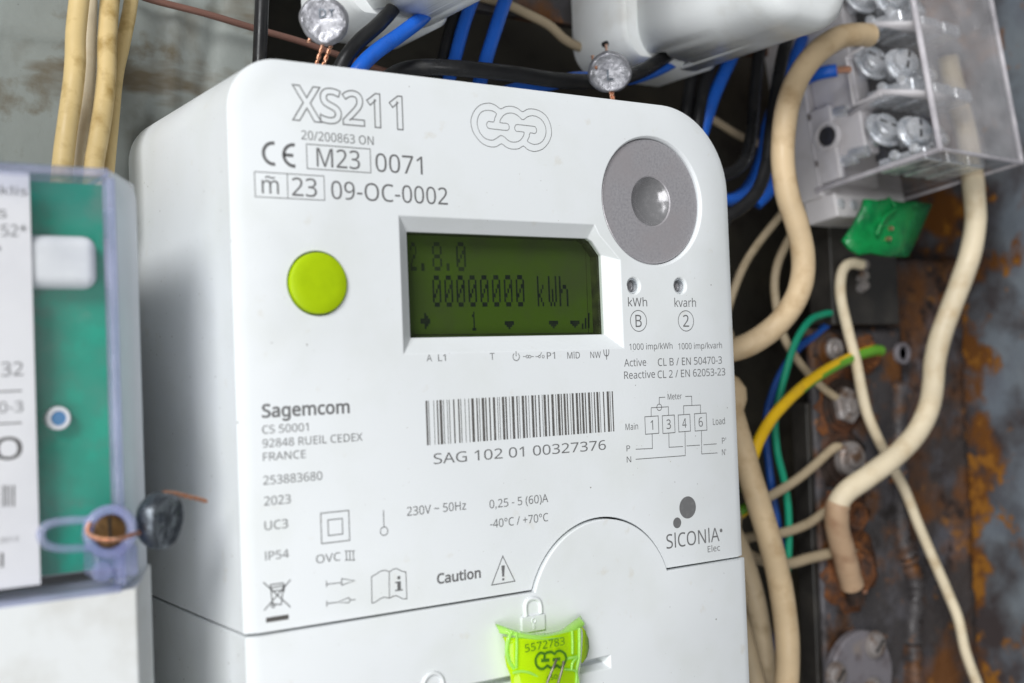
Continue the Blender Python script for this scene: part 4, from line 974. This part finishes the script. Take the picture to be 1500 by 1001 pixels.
cable('thick_cable', [(1388, 85, 40), (1394, 115, 39), (1404, 155, 38), (1415, 195, 36), (1423, 240, 35), (1427, 285, 34), (1429, 325, 34), (1422, 370, 35), (1408, 412, 37), (1392, 454, 39), (1377, 496, 41), (1369, 532, 43), (1367, 560, 44), (1361, 596, 46), (1343, 634, 48), (1313, 667, 50), (1275, 696, 53), (1240, 721, 56), (1226, 745, 58), (1227, 776, 60), (1236, 810, 62), (1243, 838, 64), (1248, 858, 65.5)], 4.05, CREAM, 'thick cream cable from clear terminal box curving down to the rusty bolts', n=7, seg=20)
LUG = P(1262, 846, 66)
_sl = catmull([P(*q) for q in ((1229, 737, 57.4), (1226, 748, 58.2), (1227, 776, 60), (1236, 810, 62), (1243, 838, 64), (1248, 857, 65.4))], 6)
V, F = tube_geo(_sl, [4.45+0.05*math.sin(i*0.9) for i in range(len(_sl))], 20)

lug = thing('cable_lug', 'brown shaded cable end with dark crimped lug where the thick cream cable meets the rustiest bolt', 'cable lug', tuple(P(1252, 885, 68)))
obj('shaded_end', V, F, SHADED_END, lug, angle=60)  # brown tube over the cable end, its colour stands for the shade there
V, F = tube_geo(catmull([P(1246, 850, 65.2), P(1250, 866, 66), P(1254, 880, 67)], 4), 3.2, 16); obj('barrel', V, F, DARKRUST, lug, angle=60)
V, F = tube_geo(catmull([P(1256, 872, 65), P(1263, 868, 64.5), P(1268, 867, 64.5)], 4), 0.9, 12); obj('bare_core', V, F, COPPER, lug, angle=60)
cable('earth_wire', [(1262, 388, 64), (1250, 386, 64), (1239, 390, 64), (1232, 405, 64), (1231.5, 436, 63), (1242, 484, 62), (1254, 530, 61), (1262, 572, 61), (1271, 608, 61), (1287, 645, 62), (1306, 682, 63), (1326, 720, 63), (1345, 768, 62), (1367, 819, 61), (1389, 870, 60), (1404, 908, 58), (1414, 954, 56), (1431, 1001, 54), (1450, 1050, 52)], 2.05, CREAM, 'slim cream wire passing behind the thick cream cable', n=6, tail=((262, 46, -180), (262, 46, -188)))
cable('thick_cable', [(1058, 560, 56), (1072, 605, 53), (1084, 645, 50), (1097, 692, 48), (1113, 744, 46), (1128, 795, 45), (1142, 852, 45), (1151, 912, 45), (1154, 960, 45), (1152, 1004, 45), (1146, 1060, 45)], 4.1, BEIGE, 'thick beige cable coming out straight down beside the terminal cover', seg=20, head=((35, 108, 0), (66, 98, -1), (88, 84, -2)), tail=((133, 45, -150), (130, 45, -185)))
cable('thick_cable', [(1050, 740, 62), (1072, 780, 60), (1092, 828, 58), (1107, 885, 57), (1117, 942, 57), (1127, 1001, 57), (1136, 1050, 57)], 3.7, OLDBEIGE, 'dull beige cable half hidden behind the straight thick one', seg=16, head=((35, 108, -53), (66, 98, -54), (88, 84, -55)), tail=((131, 57, -150), (131, 57, -185)))
cable('thick_cable', [(1062, 850, 54), (1080, 900, 54), (1096, 955, 54), (1108, 1001, 54), (1116, 1040, 54)], 3.2, OLDBEIGE, 'dull beige cable showing only at the terminal cover edge', seg=16, head=((35, 108, -83), (66, 98, -84), (88, 84, -85)), tail=((123, 54, -150), (123, 54, -185)))
cable('earth_wire', [(1290, 514, 66), (1280, 514, 65), (1258, 520, 63), (1230, 532, 61), (1202, 548, 60), (1178, 565, 59), (1155, 586, 58), (1130, 614, 57), (1112, 645, 56), (1101, 676, 56), (1092, 710, 57), (1086, 750, 60)], 2.1, YELLOW, 'yellow and green striped earth wire bolted to the rusty bar', stripe=GREEN_STRIPE, tail=((88, 84, -75), (66, 98, -74), (35, 108, -73)))
cable('green_wire', [(1216, 459, 68), (1205, 461, 67), (1186, 470, 66), (1166, 500, 66), (1151, 546, 66), (1140, 590, 66), (1135, 620, 66), (1139, 664, 66), (1149, 706, 67), (1155, 752, 68), (1155, 810, 69), (1150, 860, 70)], 1.35, GREEN_PVC, 'thin green wire arching beside the striped earth wire')
cable('dark_blue_wire', [(1216, 472, 72), (1196, 490, 72), (1168, 512, 72), (1144, 548, 72), (1129, 585, 72), (1123, 615, 72), (1124, 660, 72), (1131, 720, 72), (1140, 774, 72), (1146, 818, 72), (1144, 880, 72), (1136, 950, 72), (1132, 1010, 72)], 1.45, NAVY, 'dark blue wire hanging behind the thin green wire')
cable('thin_wire', [(1166, 335, 72), (1152, 357, 71), (1138, 391, 70), (1135, 430, 70), (1146, 488, 70), (1167, 526, 70), (1191, 555, 69), (1214, 575, 68), (1232, 588, 68.5)], 1.6, OLDBEIGE, 'thin dull beige wire running from behind the big loop to the uppermost bolt')
cable('thin_wire', [(1150, 305, 70), (1138, 322, 69), (1110, 358, 68), (1089, 391, 67), (1074, 428, 67), (1062, 470, 68), (1055, 510, 70)], 1.5, OLDBEIGE, 'thin dull beige wire slanting from the big loop to the meter edge', tail=((88, 84, -12), (66, 98, -11), (35, 108, -10)))
cable('thin_wire', [(1238, 664, 68.5), (1228, 655, 68.3), (1217, 660, 68), (1194, 681, 68), (1164, 705, 66), (1130, 726, 66), (1095, 745, 67), (1060, 760, 69)], 1.75, OLDBEIGE, 'thin beige wire rising to the bare bolt below the uppermost', tail=((88, 84, -62), (66, 98, -61), (35, 108, -60)))
cable('thin_wire', [(1244, 748, 68.5), (1226, 742, 68.3), (1208, 751, 68), (1182, 768, 68), (1149, 780, 67), (1116, 784, 67), (1085, 790, 68), (1050, 796, 70)], 1.8, OLDBEIGE, 'thin beige wire ending behind the bend of the thick cream cable', tail=((88, 84, -68), (66, 98, -67), (35, 108, -66)))
cable('thin_wire', [(1252, 812, 68.5), (1236, 805, 68.3), (1214, 811, 68), (1185, 818, 68), (1152, 826, 67), (1112, 820, 67), (1085, 806, 68), (1050, 792, 70)], 2.0, OLDBEIGE, 'stout beige wire ending at the rustiest bolt', tail=((88, 84, -66), (66, 98, -65), (35, 108, -64)))
cable('thin_wire', [(600, -40, 78), (680, -12, 77.5), (740, 6, 77), (775, 22, 77), (805, 38, 76.5), (830, 60, 76.5), (862, 74, 77), (900, 84, 90), (940, 90, 110)], 1.6, OLDBEIGE, 'dull beige wire in the dark gap between the torn housings')
cable('thin_wire', [(1020, 160, 76), (1060, 185, 75), (1085, 200, 75), (1120, 214, 76)], 1.5, OLDBEIGE, 'dull beige wire in the dark behind the black hooks')

# ================================================================== rusty earth bar with bolts
YE = 71.0
bar = thing('earth_bar', 'dark rusty steel bar carrying a column of bolts', 'earth bar', tuple(P(1260, 1040, 80)))
l_ = P(1197, 700, YE).x; r_ = P(1330, 700, YE).x; t_ = P(1260, 480, YE).z; b_ = P(1260, 1090, YE).z
V = []; F = []; nx, nz = 22, 40; rnd = random.Random(5)
for i in range(nx+1):
    for k in range(nz+1):
        e = (i in (0, nx) or k in (0, nz))
        V.append((l_+(r_-l_)*i/nx+(rnd.uniform(-.35, .35) if i == nx else 0), YE+rnd.uniform(-.22, .22)+(0.5 if e else 0), b_+(t_-b_)*k/nz))
for i in range(nx):
    for k in range(nz):
        q = i*(nz+1)+k; F.append((q, q+1, q+nz+2, q+nz+1))
o = obj('plate', V, F, RUSTED, bar, angle=60, solid=0.001); o.modifiers.clear()
s = o.modifiers.new('s', 'SOLIDIFY'); s.thickness = 5*MM; s.offset = 1
V, F = [], []
x0_, x1_, z0_, z1_ = r_-1.5, XS-0.3, b_, P(1360, 380, YE).z
for i in range(13):
    for k in range(61):
        V.append((x0_+(x1_-x0_)*i/12, YE+5.5-4.0*(i/12)**2+rnd.uniform(-.7, .7), z0_+(z1_-z0_)*k/60))
for i in range(12):
    for k in range(60):
        q = i*61+k; F.append((q, q+1, q+62, q+61))
o = obj('rusted_flange', V, F, RUSTFLAKE, bar, angle=70, solid=0.001); o.modifiers.clear()
s = o.modifiers.new('s', 'SOLIDIFY'); s.thickness = 3*MM; s.offset = 1
def bolt(px, py, r, mat, wmat, hexa=True, stick=4.0, wr=1.6, ydo=0, label=None):
    c = P(px, py, YE-stick-1.2+ydo)
    c0 = Vector((c.x, YE+ydo, c.z))
    ws = lathe('washer', [(r*wr, 0.3), (r*wr, -1.0), (r*wr*0.96, -1.25), (r*0.6, -1.3)], tuple(c0), (0, 1, 0), wmat, bar, 32)
    e1, e2, a_ = frame((0, 1, 0)); V = [c0-a_*0.35]; rr_ = random.Random(px)
    for k in range(24): rad_ = r*wr*rr_.uniform(1.05, 1.55); V.append(c0+e1*rad_*math.cos(k*math.pi/12)+e2*rad_*math.sin(k*math.pi/12)-a_*0.02)
    obj('rust_scab', V, [(0, 1+k, 1+(k+1) % 24) for k in range(24)], RUST if hexa else DARKRUST, bar, angle=70, solid=0.4)
    lathe('washer', [(r*1.25, -1.2), (r*1.25, -2.2), (r*1.1, -2.5), (r*0.6, -2.5)], tuple(c0), (0, 1, 0), wmat, bar, 32)
    n = 6 if hexa else 28
    hd = lathe('bolt', [(r*1.08, -1.9), (r*1.08, -1.2-stick*0.8), (r*0.96, -1.2-stick), (r*0.55, -1.25-stick), (r*0.55, -2.0-stick), (r*0.45, -2.4-stick), (0, -2.4-stick)], tuple(c0), (0, 1, 0), mat, bar, n, angle=25, rot=0.3)
bolt(1247, 594, 6.6, OLDBOLT, DARKRUST)
bolt(1252, 673, 6.3, OLDBOLT, DARKRUST, False, 5.0)
bolt(1258, 756, 6.0, RUST, RUST, True, 5.0)
bolt(1266, 838, 7.4, RUST, RUST, True, 5.5, 1.5)
bolt(1226, 512, 4.0, OLDBOLT, RUSTED, False, 3.0)
bolt(1282, 520, 4.2, RUST, RUST, True, 3.0, 1.4)
q = P(1322, 518, YE-1); lathe('bolt_hole', [(4.4, 1.2), (4.4, -0.6), (4.0, -0.9), (2.9, -0.9), (2.7, 0.4), (0, 0.4)], tuple(q), (0, 1, 0), GREYPLATE, bar, 28)
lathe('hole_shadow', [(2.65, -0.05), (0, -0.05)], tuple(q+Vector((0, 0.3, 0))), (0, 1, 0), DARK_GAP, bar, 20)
# lumpy weld bead on the right of the bar
V = []; F = []
pth = catmull([P(x, y, YE-1.0) for x, y in ((1318, 560), (1316, 640), (1318, 720), (1322, 790), (1334, 830), (1342, 870), (1336, 920), (1338, 960), (1340, 1010), (1340, 1060))], 8)
rad = [2.0+1.3*abs(math.sin(i*1.3))+rnd.uniform(0, 1.0) for i in range(len(pth))]
V, F = tube_geo(pth, rad, 10); obj('weld_bead', V, F, RUSTED, bar, angle=80)
# the round flange plate at the foot of the bar
fl = thing('round_flange', 'round grey steel flange with screws below the rusty bolts', 'flange', tuple(P(1262, 1060, 75)))
fc = P(1264, 992, YE-6)
lathe('disc', [(0.01, 3.5), (17.2, 3.5), (17.2, 0.6), (16.6, 0.0), (15.6, -0.1), (0, -0.25)], tuple(fc), (0, 1, 0), GREYPLATE, fl, 56, angle=30)
for x, y, r in ((1287, 946, 4.6), (1230, 990, 4.4), (1284, 1012, 4.2)):
    c = P(x, y, YE-8.5)
    sc = lathe('screw', [(r*1.1, 2.6), (r*1.15, 1.6), (r, 1.4), (r*0.98, 0.3), (r*0.75, -0.4), (0, -0.7)], tuple(c), (0, 1, 0), OLDBOLT, fl, 28, angle=50)
    box('screw_slot', c.x-r*0.62, c.x+r*0.62, c.y-0.85, c.y-0.2, c.z-0.45, c.z+0.45, DARK_GAP, sc, xf=lambda v, c=c: c+Matrix.Rotation(-0.75, 3, 'Y') @ (v-c))
# dark fuse block between the terminal block and the bar
db = thing('fuse_block', 'dark bakelite block with clamp screws above the rusty bar', 'fuse block', tuple(P(1260, 480, 80)))
v1 = P(1212, 330, 68); v2 = P(1316, 476, 68)
box('housing', v1.x, v2.x, 67, 79, v2.z, v1.z, DARKBLOCK, db, bevel=1)
for y in (388, 404, 418):
    c = P(1266, y, 64); lathe('clamp_screw', [(0.01, -0.8), (1.9, -0.7), (2.1, 0), (2.1, 3)], tuple(c), (0.35, 1, -0.3), OLDBOLT, db, 20)
v1 = P(1166, 590, 76); v2 = P(1194, 1040, 76)
tag(box('shadow_gap_strip', v1.x, v2.x, 71, 79, v2.z, v1.z, DARKBLOCK, None, bevel=0.8), 'narrow dark upright strip for the shade in the gap left of the rusty bar', 'shade_strip')  # dark box standing in for the shadow in the gap beside the bar

# ================================================================== terminal block in its clear box
A = Vector((182.76, 10.0, 61.83)); LB, WB, HB = 50.9, 55.9, 95.0
Rm = Matrix.Rotation(0.107, 3, 'Z') @ Matrix.Rotation(-0.142, 3, 'X')
def BX(x, y, z): return A+Rm @ Vector((x, y, z))          # x right, y back, z up, from the front lower left corner
bxf = lambda v: BX(v.x, v.y, v.z)
def iy(px, py, x):
    """local (y, z) on the plane local x = const seen at a photograph pixel"""
    d = Rm.inverted() @ ray(px, py); o = Rm.inverted() @ (CAM-A); t = (x-o.x)/d.x; q = o+d*t; return q.y, q.z
tb = thing('terminal_block', 'grey terminal block with zinc clamps and screws inside a clear box', 'terminal block', tuple(BX(WB/2, LB+18, 0)))
box('base', 0.5, WB-0.5, LB-2, LB+14, -2.5, HB, GREYPLASTIC, tb, bevel=1.0, xf=bxf)
box('body', 4, WB-4, 30, LB-2, 9, HB, GREYPLASTIC, tb, bevel=1.0, xf=bxf)
# ear plate with the round opening facing left
ep = [(1168, 208), (1184, 160), (1205, 165), (1222, 180), (1232, 205), (1230, 235), (1212, 262), (1192, 268)]
box('ear_plate', 0.8, 3.9, 40, LB+6, 2, 30, GREYPLASTIC, tb, bevel=0.8, xf=bxf)
y_, z_ = iy(1212, 200, 0.8); ax = Rm @ Vector((1, 0, 0))
lathe('ear_opening', [(5.6, 0.5), (5.4, -0.9), (4.2, -0.9), (3.9, 0.4), (0, 0.6)], tuple(BX(0.8, y_, z_)), tuple(ax), GREYPLASTIC, tb, 32)
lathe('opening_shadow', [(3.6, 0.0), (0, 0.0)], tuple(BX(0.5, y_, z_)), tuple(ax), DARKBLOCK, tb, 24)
for px, py in ((1184, 173), (1194, 241)):
    y_, z_ = iy(px, py, 0.8); lathe('ear_screw', [(1.5, 0.4), (1.4, -0.25), (0, -0.3)], tuple(BX(0.8, y_, z_)), tuple(ax), OLDBOLT, tb, 18)
# clamps and screws, three tiers
def tier(zc, k):
    for (x, y, z, r, h, dirn) in ((8, 22, zc+9, 5.2, 9, (-0.25, -1, 0.35)), (9, 11, zc+4, 5.0, 8, (-0.4, -1, 0.25)), (22, 18, zc+7, 4.4, 9, (0.1, -1, 0.3)), (36, 18, zc+7, 4.4, 9, (0.1, -1, 0.3))):
        d = Rm @ Vector(dirn)
        cs_ = lathe('clamp_screw', [(0.01, 0.6), (r*0.55, 0.5), (r*0.9, 0.1), (r, -0.6), (r, -2.6), (r*0.62, -2.8), (r*0.6, -h)], tuple(BX(x, y, z)), tuple(d), ZINC, tb, 24, angle=40)
        f1_, f2_, f3_ = frame(d); c_ = BX(x, y, z)+f3_*0.45; an_ = x*1.7+zc; u_ = f1_*math.cos(an_)+f2_*math.sin(an_); v_ = f3_.cross(u_)
        obj('slot', [c_+u_*a1*r*0.75+v_*b1*0.5+f3_*k1 for a1 in (-1, 1) for b1 in (-1, 1) for k1 in (-0.6, 0.12)], box_geo(0, 1, 0, 1, 0, 1)[1], DARK_GAP, cs_, smooth=False)
        lathe('clamp_washer', [(r*1.35, -3.0), (r*1.4, -3.4), (r*1.35, -4.2), (0.01, -4.2)], tuple(BX(x, y, z)), tuple(d), ZINC, tb, 28)
    for x0 in (4.5, 19, 33):
        box('clamp', x0, x0+11, 8, 27, zc-6, zc-1, ZINC, tb, bevel=1.0, xf=lambda v, zc=zc: BX(v.x, v.y, v.z-0.25*abs(v.y-18)))
        for yy in (12, 20):
            lathe('clamp_screw', [(0.01, 0.4), (1.6, 0.2), (2.0, -0.8), (2.0, -2)], tuple(BX(x0-0.4, yy, zc-3.2)), tuple(Rm @ Vector((-1, -0.2, 0.3))), ZINC, tb, 18)
    # folded barrier tray
    if k:
        V = [BX(x, y, z) for x, y, z in ((2.5, 34, zc-8.5), (21, 34, zc-8.5), (2.5, 20, zc-5.2), (21, 20, zc-5.2), (2.5, 2.5, zc-12), (21, 2.5, zc-12))]
        obj('barrier', V, [(0, 1, 3, 2), (2, 3, 5, 4)], GREYPLASTIC, tb, solid=1.8)
tier(8, 0); tier(33, 1); tier(58, 1)
# wire frame of the clamp carrier on the left side
fr = [iy(px, py, 1.5) for px, py in ((1285, 58), (1240, 84), (1251, 154), (1290, 138))]
V, F = tube_geo([BX(1.5, y, z) for y, z in fr], 0.8, 8); obj('carrier_frame', V, F, GREYPLASTIC, tb)
for px, py in ((1240, 162), (1252, 233), (1268, 222)):
    y_, z_ = iy(px, py, 4); lathe('contact', [(0.01, -1.0), (2.0, -0.9), (2.2, 0), (2.2, 6)], tuple(BX(4, y_, z_)), tuple(Rm @ Vector((0, 1, 0.1))), ZINC, tb, 18)
box('contact_rail', 12, WB-10, 27, 32, 6, HB, DARKBLOCK, tb, xf=bxf)
# clear box: its five sheets and brighter moulded edges
clr = box('clear_box', 0, WB, 0, 1.4, 0, HB, BOXFRONT, tb, xf=bxf)
box('clear_side', 0, 1.4, 1.4, LB-1, 1.4, HB, SHEET, clr, xf=bxf)
box('clear_side', WB-1.4, WB, 1.4, LB-1, 1.4, HB, BOXSHEET, clr, xf=bxf)
box('clear_floor', 0, WB, 1.4, LB-1, 0, 1.4, BOXSHEET, clr, xf=bxf)
def edge(a, b, r): 
    V, F = tube_geo([BX(*a), BX(*b)], r, 10); obj('box_edge', V, F, BOXEDGE, clr)
edge((0.3, 0.3, 0), (0.3, 0.3, HB), 1.1); edge((WB-0.3, 0.3, 0), (WB-0.3, 0.3, HB), 0.9); edge((0, 0.2, 0.2), (WB, 0.2, 0.2), 0.8); edge((0.2, 0, 0.2), (0.2, LB, 0.2), 1.0); edge((WB-0.2, 0, 0.2), (WB-0.2, LB, 0.2), 0.7)
# lower lip of the block under the box
q1 = BX(2, LB-6, -9); box('lip', 2, 32, LB-6, LB+8, -11, -2, GREYPLASTIC, tb, bevel=0.8, xf=bxf)
for x in (5, 13, 22): lathe('lip_contact', [(0.01, -0.8), (1.8, -0.7), (2.0, 0.2), (2.0, 2)], tuple(BX(x, LB-6, -6)), tuple(Rm @ Vector((0, 1, 0))), ZINC, tb, 18)

# ================================================================== green plastic tag seal under the box
gs_ = thing('tag_seal', 'crumpled translucent green plastic tag seal hanging below the clear box', 'seal', tuple(P(1290, 378, 48)))
gp = [(1234, 352), (1250, 330), (1262, 305), (1266, 292), (1285, 294), (1300, 292), (1318, 297), (1338, 296), (1363, 299), (1352, 325), (1342, 348), (1328, 377), (1300, 376), (1276, 371), (1258, 374), (1244, 364)]
rnd = random.Random(2)
cY = 46.0; ctr = P(1298, 335, cY-1.5); V = [tuple(ctr)]; F = []
n = len(gp)
ring_a = [P(1298+(x-1298)*0.55, 335+(y-335)*0.55, cY+rnd.uniform(-2.2, 1.2)) for x, y in gp]; ring_b = [P(x, y, cY+rnd.uniform(-1.5, 1.5)) for x, y in gp]
V += [tuple(v) for v in ring_a]+[tuple(v) for v in ring_b]
for i in range(n):
    j = (i+1) % n; F += [(0, 1+i, 1+j), (1+i, 1+n+i, 1+n+j, 1+j)]
obj('tag', V, F, GREEN_SEAL, gs_, angle=40, solid=1.6)
for x, y in ((1305, 335), (1302, 350)):
    lathe('wire_end', [(0.01, -0.8), (0.7, -0.7), (0.8, 0.5), (0.8, 2)], tuple(P(x, y, cY-2.8)), (0, 1, 0), COPPER, gs_, 14)
V, F = tube_geo(catmull([P(1284, 345, cY-2.5), P(1296, 318, cY-3.4), P(1312, 305, cY-2.5), P(1300, 290, cY-1)], 5), 0.7, 8); obj('loop', V, F, GREEN_SEAL, gs_, angle=60)
